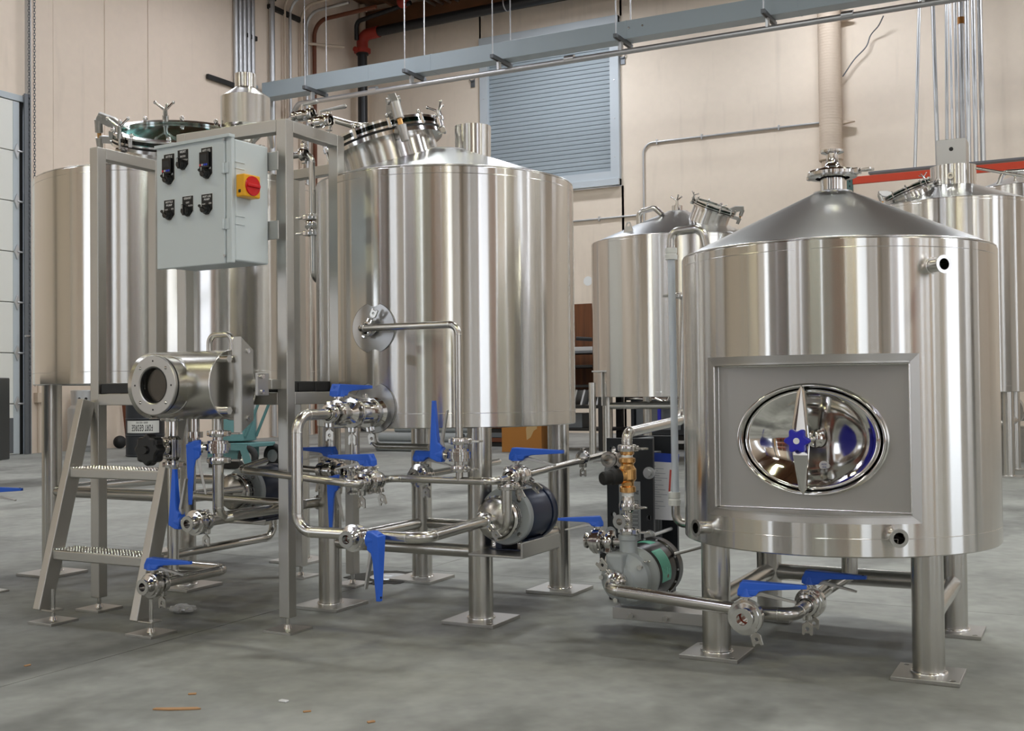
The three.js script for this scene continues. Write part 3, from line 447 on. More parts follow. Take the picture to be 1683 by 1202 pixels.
  ctl('liquor_pump_selector', 343, 338, [['HOT LIQ', 64, 30, 25], ['PUMP', 64, 58, 25], ['OFF', 28, 100, 21], ['ON', 104, 96, 21]], 0.9);
  const sw = sub('isolator_switch', t, V(w / 2 + 0.002, h * 0.61, -0.066)); part('switch_plate', rb(0.045, 0.088, 0.088, 0.022, 0, 0, 0.006), M.yellow, sw, 'yellow isolator plate'); part('switch_dial', cyl(V(0.045, 0, 0), V(0.05, 0, 0), 0.039, 0.037, 36), M.red, sw, 'red isolator dial'); part('dial_grip', rb(0.018, 0.013, 0.066, 0.049, 0, 0, 0.004), M.red, sw); part('lock_slot', rb(0.012, 0.012, 0.004, 0.02, -0.022, 0.044), M.rubber, sw);
}

// ---------------------------------------------------------------- grant: small horizontal drum with a sight glass
const GZ = -3.405, GY = 0.985;
{
  const e = V(-3.007, 0.981, -3.405), t = thing('grant_vessel', 'small horizontal steel drum with a round bolted sight glass and lifting handle', 'vessel', V(e.x, GY, GZ)), R = 0.136, L = 0.435;
  const barrel = rev([[0, -L - 0.002], [R - 0.01, -L], [R, -L + 0.012], [R, -0.004], [R - 0.004, 0], [0, 0.001]], 72).rotateZ(-Math.PI / 2);
  const sx = V(-3.226, 0.98, -3.215).x - e.x, hole = new Brush(new THREE.CylinderGeometry(0.071, 0.071, 0.4, 48).rotateX(Math.PI / 2).translate(sx, 0, 0.095)); hole.updateMatrixWorld();
  const solid = new Brush(merge([barrel])); solid.updateMatrixWorld(); const cutter = new Evaluator(); cutter.useGroups = false;
  part('barrel', cutter.evaluate(solid, hole, SUBTRACTION).geometry, M.leg, t); part('weld_bead', bead(R, V(0, 0, 0), X, 0.004), M.weld, t);
  const s = sub('sight_glass', t, V(sx, 0, 0)); const ax = (p, seg = 56) => rev(p, seg).rotateX(Math.PI / 2);
  part('port_neck', ax([[0.11, 0.05], [0.11, 0.17], [0.114, 0.172], [0.114, 0.182], [0.094, 0.182]]), M.leg, s); part('gasket', ax([[0.09, 0.182], [0.1125, 0.182], [0.1125, 0.192], [0.09, 0.192]]), M.rubber, s); part('saddle_weld', ax([[0.11, 0.118], [0.1125, 0.12], [0.11, 0.122]]), M.weld, s);
  part('port_flange', ax([[0.07, 0.192], [0.116, 0.192], [0.116, 0.202], [0.113, 0.205], [0.074, 0.205], [0.07, 0.202], [0.07, 0.192]]), M.plate, s); part('inner_gasket', ax([[0.0705, 0.19], [0.0705, 0.202], [0.066, 0.202], [0.066, 0.19]]), M.rubber, s);
  part('inner_wall', ax([[0.0705, 0.18], [0.0705, 0.1]]), M.leg, s); part('inner_port', ax([[0.026, -0.104], [0.026, -0.06], [0.02, -0.06], [0.02, -0.104]]).translate(0.02, 0.0, 0), M.mirror, s);
  part('pane', ax([[0.0001, 0.178], [0.07, 0.178], [0.07, 0.184], [0.0001, 0.184]]), M.glass, s);
  for (let i = 0; i < 8; i++) { const a = i * Math.PI / 4 + 0.0, p = V(Math.cos(a) * 0.094, Math.sin(a) * 0.094, 0.203); part('flange_bolt', i % 2 ? ball(p, 0.0075, 10) : cyl(p, V(p.x, p.y, 0.2055), 0.004, 0.004, 8), i % 2 ? M.chrome : M.boreshade, s); }  // alternate ones are black discs, hole shade put into the colour
  part('lifting_handle', pipe([V(-0.12, R - 0.006, 0), V(-0.12, R + 0.062, 0), V(0.0, R + 0.062, 0), V(0.0, R - 0.02, 0)], 0.012, 0.035), M.tube, t);
  const f = sub('clamp_bar', t, V(0.062, 0, 0.01));
  part('bar', extr([[-0.036, -0.14], [0.036, -0.185], [0.036, 0.185], [-0.036, 0.135]], 0.04, 0.003).rotateY(-Math.PI / 2), M.square, f);
  for (const [y, z] of [[0.1, 0.06], [-0.1, 0.06], [0.1, -0.06], [-0.1, -0.06]]) { part('standoff_nut', cyl(V(-0.062, y, z), V(-0.018, y, z), 0.016, 0.016, 6), M.chrome, f); if (z < 0) part('bolt_head', cyl(V(0.02, y * 1.3, 0), V(0.027, y * 1.3, 0), 0.009, 0.009, 10), M.chrome, f); }
  const g = sub('mounting_arm', t, V(0.09, 0, 0)); part('arm_plate', rb(0.012, 0.09, 0.07, 0.03, 0.0, -0.03), M.plate, g); part('arm_tube', [cyl(V(-0.03, 0, -0.03), V(0.03, 0, -0.03), 0.02, 0.02, 16), beam(V(0.03, 0, -0.06), V(-2.912 - e.x - 0.09, 0, -0.15), 0.04, 0.04)], M.square, g); for (const y of [-0.03, 0.03]) part('bolt', cyl(V(0.036, y, -0.02), V(0.046, y, -0.02), 0.009, 0.009, 6), M.chrome, g);
}

// ---------------------------------------------------------------- pipework below the grant
const g1 = V(-3.324, 0.829, -3.405), g2 = V(-3.086, 0.831, -3.405), g0 = V(-3.204, 0.835, -3.405);
const R1 = 0.0222;
{
  // left drop with the black-wheeled diaphragm valve
  const yv = V(-3.325, 0.731, -3.405).y, yb = V(-3.327, 0.245, -3.405).y;
  run('drop_pipe', 'upright tube running down from the grant beside the ladder stringer', [V(g1.x, yv - 0.05, GZ), V(g1.x, yb, GZ)], R1, { f0: 1, group: 'stainless tube runs' });
  const d = thing('diaphragm_valve', 'steel diaphragm valve with a black fluted handwheel under the grant', 'valve', V(g1.x, yv, GZ));
  part('valve_body', [rev([[0.0, 0.13], [0.0275, 0.13], [0.0275, 0.12], [0.019, 0.11], [0.02, 0.05], [0.034, 0.035], [0.034, -0.035], [0.02, -0.05], [0.0275, -0.06], [0.0275, -0.07], [0, -0.07]], 28)], M.chrome, d);
  const b = aim(sub('bonnet', d, V(-0.012, 0, 0.028)), V(0.02, 0, 1)); part('bonnet_flange', [rb(0.085, 0.014, 0.085, 0, 0.0, 0, 0.012), rb(0.088, 0.004, 0.088, 0, -0.01, 0, 0.002)], M.chrome, b); part('bonnet_gasket', rb(0.09, 0.006, 0.09, 0, -0.017, 0, 0.01), M.rubber, b);
  for (const [x, z] of [[1, 1], [1, -1], [-1, 1], [-1, -1]]) part('bonnet_bolt', ball(V(x * 0.03, 0.01, z * 0.03), 0.009, 8), M.chrome, b); part('bonnet_neck', rev([[0.032, 0.005], [0.022, 0.03], [0.024, 0.06]], 24), M.chrome, b);
  const pts = []; for (let i = 0; i < 64; i++) { const a = i / 64 * 2 * Math.PI, r = 0.06 + 0.0045 * Math.cos(8 * a); pts.push([Math.cos(a) * r, Math.sin(a) * r]); } part('handwheel', [extr(pts, 0.05, 0.01).rotateX(Math.PI / 2).translate(0, 0.085, 0), new THREE.CylinderGeometry(0.014, 0.018, 0.012, 20).translate(0, 0.114, 0)], M.black, b, 'black fluted handwheel');
  clamp(d, V(0, 0.122, 0), Y, 0.0275, V(-1, 0, 0.6)); clamp(d, V(0, -0.066, 0), Y, 0.0275, V(0.8, 0, -0.4));
  single('stub_pipe', 'short capped tube stub under the middle of the grant', 'pipe', [cyl(V(g0.x, GY - 0.13, GZ), V(g0.x, g0.y - 0.09, GZ), 0.017), rev([[0.03, 0], [0.03, 0.024], [0.017, 0.024], [0.017, 0]], 24).translate(g0.x, g0.y - 0.06, GZ)], M.chrome, 'stainless tube runs');
  // right drop
  const y2 = V(-3.087, 0.735, -3.405).y, y3 = V(-3.088, 0.461, -3.405).y;
  single('neck_pipe', 'short tube neck between the grant and the upright blue-handled valve', 'pipe', cyl(V(g2.x, GY - 0.13, GZ), V(g2.x, y2 + 0.06, GZ), R1), M.tube, 'stainless tube runs');
  valve('butterfly valve under the grant with its long blue handle hanging down', V(g2.x, y2 + 0.005, GZ), Y, V(-0.75, 0, 0.65), nY, { clamps: [[1, V(1, 0, -0.3)], [-1, V(1, 0, -0.3)]], s: 1.12 });
  const vz = GZ + 0.07;
  run('return_pipe', 'tube elbow leading from under the grant back to the hidden pump', [V(g2.x, y2 - 0.05, GZ), V(g2.x, y3, GZ), V(g2.x, y3, -4.05)], R1, { f0: 1, f1: 1, bend: 0.04, group: 'stainless tube runs' });
  const v3 = V(-3.092, 0.454, -3.3);
  run('sample_pipe', 'short tube joining the low blue-handled valve to the return elbow', [V(v3.x, v3.y, -3.34), V(v3.x, v3.y, GZ - 0.03), V(g2.x + 0.02, y3, GZ - 0.06)], R1, { f0: 1, welds: false, group: 'stainless tube runs' });
  valve('open-ended butterfly valve beside the ladder with its blue handle standing up', V(v3.x, v3.y, -3.29), Z, V(-1, 0, 0.15), V(-0.12, 1, 0), { clamps: [[-1, nY]], s: 1.02 });
  // floor run with the lowest valve
  const v4 = V(-3.254, 0.213, -3.22), b4 = V(-3.02, 0.272, -3.308), xx = v4.x + 0.0;
  valve('lowest open-ended butterfly valve in front of the ladder foot', V(v4.x, v4.y, v4.z), Z, Y, V(1, 0, -0.1), { clamps: [[-1, nY]], s: 0.92 });
  const zq = V(-3.25, 0.224, -3.528).z; run('floor_pipe', 'hairpin tube running low behind the ladder foot', [V(v4.x, v4.y, v4.z - 0.05), V(v4.x, v4.y, zq - 0.12), V(-3.765, v4.y, zq - 0.12), V(-3.765, v4.y, -4.56), V(-3.765, 0.56, -4.56)], 0.0205, { f0: 1, bend: 0.06, group: 'stainless tube runs' });
  run('riser_pipe', 'tube joining the upright drop to the low hairpin run', [V(g1.x, yb + 0.03, GZ), V(g1.x, v4.y + 0.0, GZ), V(v4.x, v4.y, GZ - 0.05)], R1, { bend: 0.03, welds: false, group: 'stainless tube runs' });
}
// ---------------------------------------------------------------- pipework round the middle tank
const BX = -2.65, PX = -2.1, MX = -2.045;
{
  const y1 = V(-2.65, 0.867, -3.528).y, zE = -3.349, yb = 0.436;
  const o = thing('tank_outlet', 'wide outlet spool clamped to the front of the middle tank', 'pipe fitting', V(BX, y1, -3.86));
  part('spool', rev([[0.062, 0], [0.05, 0.012], [0.05, 0.045], [0.058, 0.05], [0.058, 0.058], [0.047, 0.062], [0.047, 0.15], [0.056, 0.156], [0.056, 0.166], [0.02, 0.19], [0.02, 0.205], [0, 0.205]], 48).rotateX(Math.PI / 2), M.chrome, o);
  clamp(o, V(0, 0, 0.054), Z, 0.055, V(0.2, -1, 0)); clamp(o, V(0, 0, 0.16), Z, 0.053, nY);
  valve('butterfly valve on the wide tank outlet with its blue handle lying over the tank', V(BX, y1, -3.605), Z, Y, V(0.1, 0, -1), { clamps: [[1, nY]], s: 1.0, r: 0.021 });
  run('suction_pipe', 'thick tube dropping from the tank outlet and running to the pump inlet', [V(BX, y1, -3.553), V(BX, y1, zE), V(BX, yb, zE), V(PX, yb + 0.002, zE), V(PX, 0.45, -3.80)], 0.0212, { f0: 1, f1: 1, bend: 0.065, group: 'stainless tube runs' });
  const v11 = V(-2.35, 0.418, -3.29); part('branch', cyl(V(v11.x, yb, zE), V(v11.x, yb, zE + 0.03), R1), M.tube, scene.getObjectByName('suction_pipe'));
  valve('open-ended butterfly valve low in front with its blue handle hanging to the floor', V(v11.x, yb - 0.002, zE + 0.06), Z, X, V(0.05, -1, 0), { s: 1.08, shut: 1 });
  // upper loop
  const v10z = V(-2.045, 0.63, -3.963).z, y2 = 1.21, z2 = -3.764, xd = V(-2.193, 0.958, -3.764).x, ym = 0.605;
  const c = thing('shell_port', 'small clamped port on a round pad of the middle tank', 'pipe fitting', V(-2.66, y2, -3.865)); part('port_stub', rev([[0.03, 0], [0.02, 0.01], [0.02, 0.03], [0.0275, 0.036], [0, 0.036]], 28).rotateX(Math.PI / 2), M.chrome, c); clamp(c, V(0, 0, 0.04), Z, 0.0275, V(0.5, 1, 0));
  run('loop_pipe', 'thin tube crossing the middle tank and turning down to the manifold', [V(-2.66, y2, -3.82), V(-2.66, y2, z2), V(xd, y2, z2), V(xd, 0.7, z2)], 0.0145, { bend: 0.04, f1: 1, F: 0.026, group: 'stainless tube runs' });
  const yv9 = V(-2.187, 0.704, -3.764).y;
  valve('butterfly valve on the thin upright tube with its blue handle standing up', V(xd, yv9, z2), Y, V(-1, 0, 0.2), Y, { clamps: [[1, V(1, 0, 0)], [-1, V(1, 0, 0.4)]], s: 1.05 });
  run('manifold_pipe', 'level manifold tube under the middle tank turning back past the pump', [V(-2.5, ym, -3.66), V(-2.5, ym, z2), V(MX, ym, z2), V(MX, ym + 0.004, v10z + 0.055)], 0.0145, { bend: 0.045, f0: 1, f1: 1, F: 0.026, group: 'stainless tube runs' });
  const man = scene.getObjectByName('manifold_pipe'); part('tee_branch', cyl(V(xd, ym, z2), V(xd, yv9 - 0.05, z2), 0.0145), M.tube, man);
  const z6 = -3.6; valve('butterfly valve at the left end of the manifold, blue handle pointing left', V(-2.5, ym, z6), Z, Y, V(-1, 0, 0.05), { clamps: [[1, nY], [-1, V(0.3, -1, 0)]], s: 0.92 });
  const h0 = V(-3.076, 0.643, -3.42), h1 = V(-2.471, 0.608, -3.42);
  run('feed_pipe', 'thin tube sloping from behind the grant to the manifold valve', [V(h0.x - 0.06, h0.y + 0.02, -3.75), V(h0.x, h0.y, -3.52), V(h1.x + 0.05, h1.y, -3.43), V(-2.5, ym, -3.545)], 0.0145, { bend: 0.05, f1: 1, F: 0.026, group: 'stainless tube runs' });
  valve('butterfly valve behind the manifold with its blue handle half hidden by the upright one', V(-2.523, 0.598, -4), Z, Y, V(1, 0, 0), { clamps: [[-1, nY]], s: 0.9 });
  const p8 = V(-2.523, 0.598, -4); run('back_pipe', 'thin tube running back from the half-hidden valve under the tank', [V(p8.x, p8.y, -4.05), V(p8.x, p8.y + 0.015, -4.7)], 0.0145, { f0: 1, group: 'stainless tube runs' });
  valve('butterfly valve over the blue pump motor, blue handle pointing right', V(MX, ym + 0.006, v10z), Z, Y, V(1, 0, 0.02), { clamps: [[1, V(0.6, -1, 0)], [-1, V(1, -0.8, 0)]], s: 1.02 });
  run('transfer_pipe', 'thin tube leading from the pump valve back to the heat exchanger', [V(MX, ym + 0.006, v10z - 0.055), V(MX, 0.66, -5.2)], 0.0145, { f0: 1, F: 0.026, group: 'stainless tube runs' });
  const jc = V(-2.045, 0.648, -4.605); const j = thing('pipe_joint', 'tri-clamp joint on the thin transfer tube', 'clamp', jc); clamp(j, V(0, 0, 0), Z, 0.0265, V(0, -1, 0)); 
  // drop under the outlet spool
  const zd = V(-2.65, 0.718, -3.715).z, yd = V(-2.65, 0.542, -3.721).y; run('spool_drop', 'upright tube hanging under the wide tank outlet', [V(BX, y1 - 0.04, zd), V(BX, yd, zd)], R1 * 0.9, { f1: 1, group: 'stainless tube runs' });
  valve('butterfly valve on the tube under the outlet with its blue handle hanging down', V(BX, V(-2.65, 0.594, -3.734).y, zd), Y, V(-0.9, 0, 0.45), nY, { clamps: [[1, V(1, 0, -0.2)]], s: 0.98 });
  const v5 = V(-2.977, 0.607, -4); valve('butterfly valve behind the thick suction tube, blue handle pointing left', V(v5.x, v5.y, -4.0), X, Y, V(-1, 0, 0), { clamps: [[-1, V(0, -1, 0.3)], [1, V(0, -1, 0.2)]], s: 0.9 });
  run('cross_pipe', 'thin tube crossing behind the thick suction tube', [V(-3.2, v5.y + 0.01, -4.0), V(v5.x - 0.05, v5.y, -4.0)], 0.0145, { f1: 1, group: 'stainless tube runs' });
  const u0 = V(-2.829, 0.785, -4.1), u1 = V(-2.824, 0.713, -4.1), u2 = V(-2.539, 0.712, -4.1); run('drain_loop', 'thin tube bending under the middle tank behind its front legs', [u0, u1, u2], 0.0135, { bend: 0.04, f0: 1, group: 'stainless tube runs' });
  const w0 = V(-3.576, 0.5, -3.75), w1 = V(-2.932, 0.487, -3.75); run('crossover_pipe', 'thin level tube crossing behind the ladder and the grant drops', [V(w0.x, w0.y, -4.1), w0, w1], 0.0165, { bend: 0.05, group: 'stainless tube runs' });
}
// ---------------------------------------------------------------- pumps
function pump(name, label, pos, dir, body, o = {}) { // local Y runs from the inlet through the motor, local Z up
  const t = thing(name, label, 'pump', pos); aim(t, dir, Y);
  const k = o.k ?? 1, R = 0.114 * k;
  part('volute', rev([[0.0, 0.012], [0.0275, 0.012], [0.0275, 0.022], [0.021, 0.03], [0.021, 0.045], [0.05, 0.052], [0.076, 0.068], [0.08, 0.09], [0.085, 0.092], [0.085, 0.1], [0.08, 0.104], [0.065, 0.106]].map(([r, y]) => [r * k, y]), 56), M.leg, t);
  part('band_clamp', rev([[0.083 * k, 0.088], [0.089 * k, 0.092], [0.089 * k, 0.1], [0.083 * k, 0.104]], 56), M.chrome, t);
  part('cage_core', rev([[0.05 * k, 0.1], [0.05 * k, 0.16]], 32), M.cast, t);
  const bars = []; for (let i = 0; i < 26; i++) { const a = i / 26 * 2 * Math.PI; bars.push(cyl(V(Math.cos(a) * 0.079 * k, 0.1, Math.sin(a) * 0.079 * k), V(Math.cos(a) * 0.079 * k, 0.16, Math.sin(a) * 0.079 * k), 0.0016, 0.0016, 5)); } for (const y of [0.115, 0.13, 0.145]) bars.push(bead(0.079 * k, V(0, y, 0), Y, 0.0015)); part('guard_mesh', bars, M.chrome, t);
  part('adapter', rev([[0.07 * k, 0.156], [R * 0.96, 0.158], [R, 0.164], [R, 0.19], [R * 0.97, 0.196], [0.06 * k, 0.198]], 56), M.cast, t);
  part('motor', rev([[0.05, 0.195], [R * 0.965, 0.197], [R * 0.985, 0.205], [R * 0.985, 0.36], [R * 0.94, 0.366], [R * 0.94, 0.376], [0.05, 0.376]], 56), body, t);
  part('fan_cowl', rev([[R * 0.9, 0.366], [R * 1.02, 0.368], [R * 1.03, 0.376], [R * 1.03, 0.408], [R * 0.96, 0.424], [0.05, 0.43], [0, 0.43]], 56), body, t);
  part('motor_foot', [rb(0.2 * k, 0.16, 0.012, 0, 0.285, -R - 0.028, 0.003), rb(0.03, 0.14, 0.05, 0.06, 0.285, -R - 0.005, 0.003), rb(0.03, 0.14, 0.05, -0.06, 0.285, -R - 0.005, 0.003)], body, t);
  for (let i = 0; i < 4; i++) { const a = (i + 0.5) * Math.PI / 2; part('adapter_bolt', cyl(V(Math.cos(a) * R * 0.84, 0.15, Math.sin(a) * R * 0.84), V(Math.cos(a) * R * 0.84, 0.162, Math.sin(a) * R * 0.84), 0.01, 0.01, 6), M.chrome, t); }
  return t;
}
{
  const p = V(PX, 0.45, -3.80), t = pump('centrifugal_pump', 'stainless pump with a dark blue motor under the middle tank', p, nZ, M.navy);
  clamp(t, V(0, 0.0, 0), Y, 0.0275, V(0.7, 0, -0.8));
  part('discharge_neck', pipe([V(0.055, 0.072, 0.125), V(0.055, 0.072, -0.03), V(0.0, 0.072, -0.055)], 0.0215, 0.045), M.leg, t);
  const tg = print(256, 96, (g) => { g.fillStyle = '#c7ccd2'; g.fillRect(0, 0, 256, 96); g.fillStyle = '#b8242c'; g.fillRect(0, 60, 60, 36); g.fillStyle = '#555b66'; for (let i = 0; i < 5; i++) g.fillRect(80, 14 + i * 15, 150 - (i % 3) * 20, 5); });
  const lab = new THREE.CylinderGeometry(0.1132, 0.1132, 0.1, 16, 1, true, -0.35, 0.8).translate(0, 0.27, 0); part('rating_label', lab, std('#ffffff', 0.45, 0, { map: tg }), t);
  part('support_shelf', [rb(0.24, 0.34, 0.01, 0, 0.24, -0.146, 0.003), rb(0.01, 0.34, 0.06, 0.118, 0.24, -0.118, 0.003)], M.plate, t);
  const q = thing('pump_riser', 'short clamped tube between the blue pump and the manifold', 'pipe', V(MX, 0, -3.872)); part('tube', cyl(V(0, 0.578, 0), V(0, 0.608, 0), 0.0155), M.tube, q); clamp(q, V(0, 0.577, 0), Y, 0.0275, V(0.7, 0, 0.2));
  const t2 = pump('hidden_pump', 'stainless pump with a near-black motor half hidden behind the grant drops', V(-3.667, 0.477, -4.06), nZ, M.navy); clamp(t2, V(0, 0, 0), Y, 0.0275, V(0, 0, -1));
  part('support_shelf', rb(0.2, 0.3, 0.01, 0, 0.26, -0.143), M.plate, t2); part('shelf_arm', rb(0.5, 0.04, 0.03, -0.2, 0.28, -0.16), M.square, t2);
}

// ---------------------------------------------------------------- transfer pump, heat exchanger and fittings beside the oval-manway tank
const QX = -1.6;
{
  // pump with black motor
  const p = V(QX, 0.235, -3.9), t = thing('transfer_pump', 'grey cast pump with a black motor and green label beside the heat exchanger', 'pump', p); aim(t, nZ, Y);
  const R = 0.112;
  part('gear_housing', [rev([[0.03, 0.03], [0.05, 0.035], [0.062, 0.05], [0.075, 0.055], [0.095, 0.075], [0.1, 0.1], [0.085, 0.13], [0.08, 0.16]], 40), rb(0.07, 0.07, 0.075, -0.02, 0.055, 0.062, 0.012), rb(0.055, 0.06, 0.06, 0.045, 0.06, -0.05, 0.015)], M.cast, t);
  part('outlet_neck', [rev([[0.045, 0], [0.034, 0.03], [0.034, 0.07], [0.038, 0.072], [0.038, 0.09], [0.022, 0.095]], 28).rotateX(Math.PI / 2).translate(0, 0.12, 0.07)], M.cast, t);
  part('bracket', [rev([[0.075, 0.125], [R * 0.92, 0.14], [R, 0.148], [R, 0.162], [0.06, 0.167]], 48)], M.cast, t);
  for (let i = 0; i < 5; i++) { const a = i * 1.257 + 0.6; part('housing_bolt', cyl(V(Math.cos(a) * 0.085, 0.05, Math.sin(a) * 0.085), V(Math.cos(a) * 0.085, 0.068, Math.sin(a) * 0.085), 0.01, 0.01, 6), M.chrome, t); }
  part('motor', rev([[0.05, 0.162], [R * 0.97, 0.164], [R * 0.99, 0.172], [R * 0.99, 0.36], [R * 0.95, 0.366], [0.05, 0.366]], 56), M.black, t);
  part('fan_cowl', rev([[R * 0.92, 0.36], [R * 0.99, 0.362], [R * 1.05, 0.368], [R * 1.06, 0.41], [R * 0.97, 0.43], [0, 0.436]], 56), M.black, t);
  for (let i = 0; i < 14; i++) { const a = i * 0.449; part('vent_tab', rb(0.008, 0.012, 0.008, Math.cos(a) * R * 1.0, 0.362, Math.sin(a) * R * 1.0, 0.002), M.galv, t); }
  const gl = print(256, 160, (g) => { g.fillStyle = '#6fc9b0'; g.fillRect(0, 0, 256, 160); g.fillStyle = '#2f7f6a'; for (let i = 0; i < 9; i++) g.fillRect(14, 14 + i * 16, 190 - (i * 37) % 60, 6); g.beginPath(); g.arc(220, 60, 14, 0, 7); g.fillStyle = '#7a4a30'; g.fill(); });
  part('rating_label', new THREE.CylinderGeometry(R * 0.997, R * 0.997, 0.1, 20, 1, true, 0.62, 1.2).translate(0, 0.24, 0), std('#ffffff', 0.45, 0, { map: gl }), t, 'green rating label');
  part('top_label', new THREE.CylinderGeometry(R * 0.997, R * 0.997, 0.06, 14, 1, true, -0.5, 0.8).translate(0, 0.3, 0), M.green, t);
  part('terminal_box', rb(0.06, 0.13, 0.075, -0.14, 0.3, 0.03, 0.006), M.black, t);
  part('base_plate', [rb(0.5, 0.2, 0.008, 0.15, 0.3, -R - 0.028, 0.002), rb(0.5, 0.008, 0.045, 0.15, 0.2, -R - 0.046, 0.002)], M.plate, t); part('motor_foot', rb(0.17, 0.12, 0.03, 0, 0.3, -R - 0.012, 0.003), M.cast, t);
  for (const x of [-0.02, 0.12]) part('base_bolt', cyl(V(x, 0.195, -R - 0.05), V(x, 0.18, -R - 0.05), 0.011, 0.011, 6), M.chrome, t);
  part('pull_rod', cyl(V(0.1, 0.36, 0.06), V(0.24, 0.42, 0.1), 0.007), M.plate, t);
  part('inlet_flange', rev([[0, -0.002], [0.032, -0.002], [0.032, 0.006], [0.024, 0.014], [0.024, 0.05]], 28), M.chrome, t); clamp(t, V(0, 0.002, 0), Y, 0.032, V(-1, 0, 1.0));
  // suction line from the tank drain
  const zr = -3.8, yr = V(-1.36, 0.187, -3.8).y, x13 = V(-1.062, 0.174, -3.8).x, x14 = V(-0.917, 0.204, -3.8).x;
  run('drain_pipe', 'thick tube running from the pump past the tank leg and back under the tank', [V(QX, 0.235, -3.9), V(QX, 0.226, zr), V(x13, yr, zr), V(x14, yr, zr), V(x14, yr + 0.002, -3.985)], 0.0225, { bend: 0.055, f0: 1, f1: 1, F: 0.034, group: 'stainless tube runs' });
  valve('open-ended butterfly valve at the foot of the oval-manway tank, facing forward', V(x13 + 0.0, yr - 0.004, zr + 0.075), Z, Y, V(0.98, 0, -0.16), { clamps: [[-1, V(0.25, -1, 0)]], r: 0.023, s: 1.0, len: 0.05, shut: 1 });
  part('valve_branch', cyl(V(x13, yr, zr), V(x13, yr, zr + 0.03), 0.0225), M.tube, scene.getObjectByName('drain_pipe'));
  valve('butterfly valve just under the oval-manway tank, blue handle pointing right', V(x14, yr + 0.002, -4.035), Z, Y, V(1, 0, 0.05), { clamps: [[1, nY], [-1, nY]], r: 0.021, s: 0.98, len: 0.05 });
  run('sump_pipe', 'tube rising from the valve under the tank to its drain', [V(x14, yr + 0.002, -4.088), V(x14, yr + 0.004, -4.3), V(-0.845, 0.24, -4.377)], 0.0225, { f0: 1, bend: 0.03, welds: false, group: 'stainless tube runs' });
  // discharge column
  const zc = -4.02, Yc = (py) => { const a = V(-1.581, 0.812, -4.02), b = V(-1.588, 0.279, -4.02); return a.y + (b.y - a.y) * (py - 700) / 230; };
  run('discharge_column', 'upright tube with a blind front port above the black-motor pump', [V(QX, Yc(920), zc), V(QX, Yc(836), zc)], 0.0165, { f0: 1, f1: 1, F: 0.0275, group: 'stainless tube runs' });
  const dc = scene.getObjectByName('discharge_column'); ferrule(dc, V(QX - 0.006, Yc(856), zc + 0.012), V(-0.1, 0, 1), 0.015, 0.05, 'front_port', 0.0275); clamp(dc, V(QX, Yc(921), zc), Y, 0.0275, V(1, 0, 0.2)); clamp(dc, V(QX, Yc(874), zc), Y, 0.0275, V(1, 0, 0.2)); clamp(dc, V(QX, Yc(833), zc), Y, 0.0275, V(1, 0, 0.45));
  part('side_tee', cyl(V(QX, Yc(893), zc), V(QX - 0.07, Yc(893), zc), 0.016), M.tube, dc);
  valve('open-ended butterfly valve left of the black-motor pump, blue handle pointing left', V(QX - 0.125, Yc(893), zc), X, Y, V(-0.85, 0, 0.5), { clamps: [[1, V(0.0, -1, 0.5)]], s: 0.78, len: 0.05 });
  const b = thing('brass_regulator', 'brass flow regulator with a black knob on the discharge column', 'regulator', V(QX, Yc(782), zc)); const yy = (py) => Yc(py) - Yc(782);
  part('hex_union', rev([[0.017, yy(832)], [0.026, yy(828)], [0.026, yy(822)], [0.022, yy(818)], [0.022, yy(814)]], 6), M.chrome, b); part('thread_tape', [cyl(V(0, yy(816), 0), V(0, yy(809), 0), 0.0225, 0.0225)], M.white, b, 'white thread tape');
  part('brass_body', rev([[0.02, yy(811)], [0.031, yy(809)], [0.031, yy(801)], [0.024, yy(799)], [0.025, yy(793)], [0.034, yy(788)], [0.034, yy(772)], [0.025, yy(766)], [0.025, yy(763)], [0.031, yy(760)], [0.031, yy(754)], [0.02, yy(752)]], 32), M.brass, b);
  part('thread_tape', cyl(V(0, yy(754), 0), V(0, yy(748), 0), 0.0215, 0.0215), M.white, b, 'white thread tape'); part('hex_union', rev([[0.022, yy(749)], [0.027, yy(747)], [0.027, yy(743)], [0.017, yy(740)]], 6), M.brass, b);
  const kd = V(-0.55, -0.06, 0.85).normalize(), kb = aim(sub('adjuster', b, V(0, 0.0, 0)), kd); part('adjuster_collar', cyl(V(0, 0.02, 0), V(0, 0.042, 0), 0.03, 0.03), M.brass, kb); part('adjuster_knob', rev([[0.0305, 0.04], [0.0305, 0.075], [0.026, 0.082], [0.026, 0.112], [0.022, 0.118], [0, 0.118]], 32), M.rubber, kb, 'black rubber knob');
  const y715 = Yc(712), zt = V(-1.6, 0.81, -4.673).z, yT = V(-1.6, 0.816, -4.673).y, yU = V(-1.6, 1.378, -4.696).y;
  run('riser_column', 'tube bending from the brass regulator to climb behind the oval-manway tank', [V(QX, Yc(738), zc), V(QX, y715, zc), V(QX, yT, zt), V(QX + 0.02, yU, zt), V(QX + 0.2, yU + 0.03, zt + 0.02)], 0.0205, { f0: 1, bend: 0.05, F: 0.03, group: 'stainless tube runs' });
  const rc = scene.getObjectByName('riser_column'); clamp(rc, V(QX, Yc(737), zc), Y, 0.03, V(1, 0, 0.45)); clamp(rc, V(QX + 0.02, V(-1.6, 1.354, -4.695).y, zt), Y, 0.03, V(-1, 0, 0.5));
}
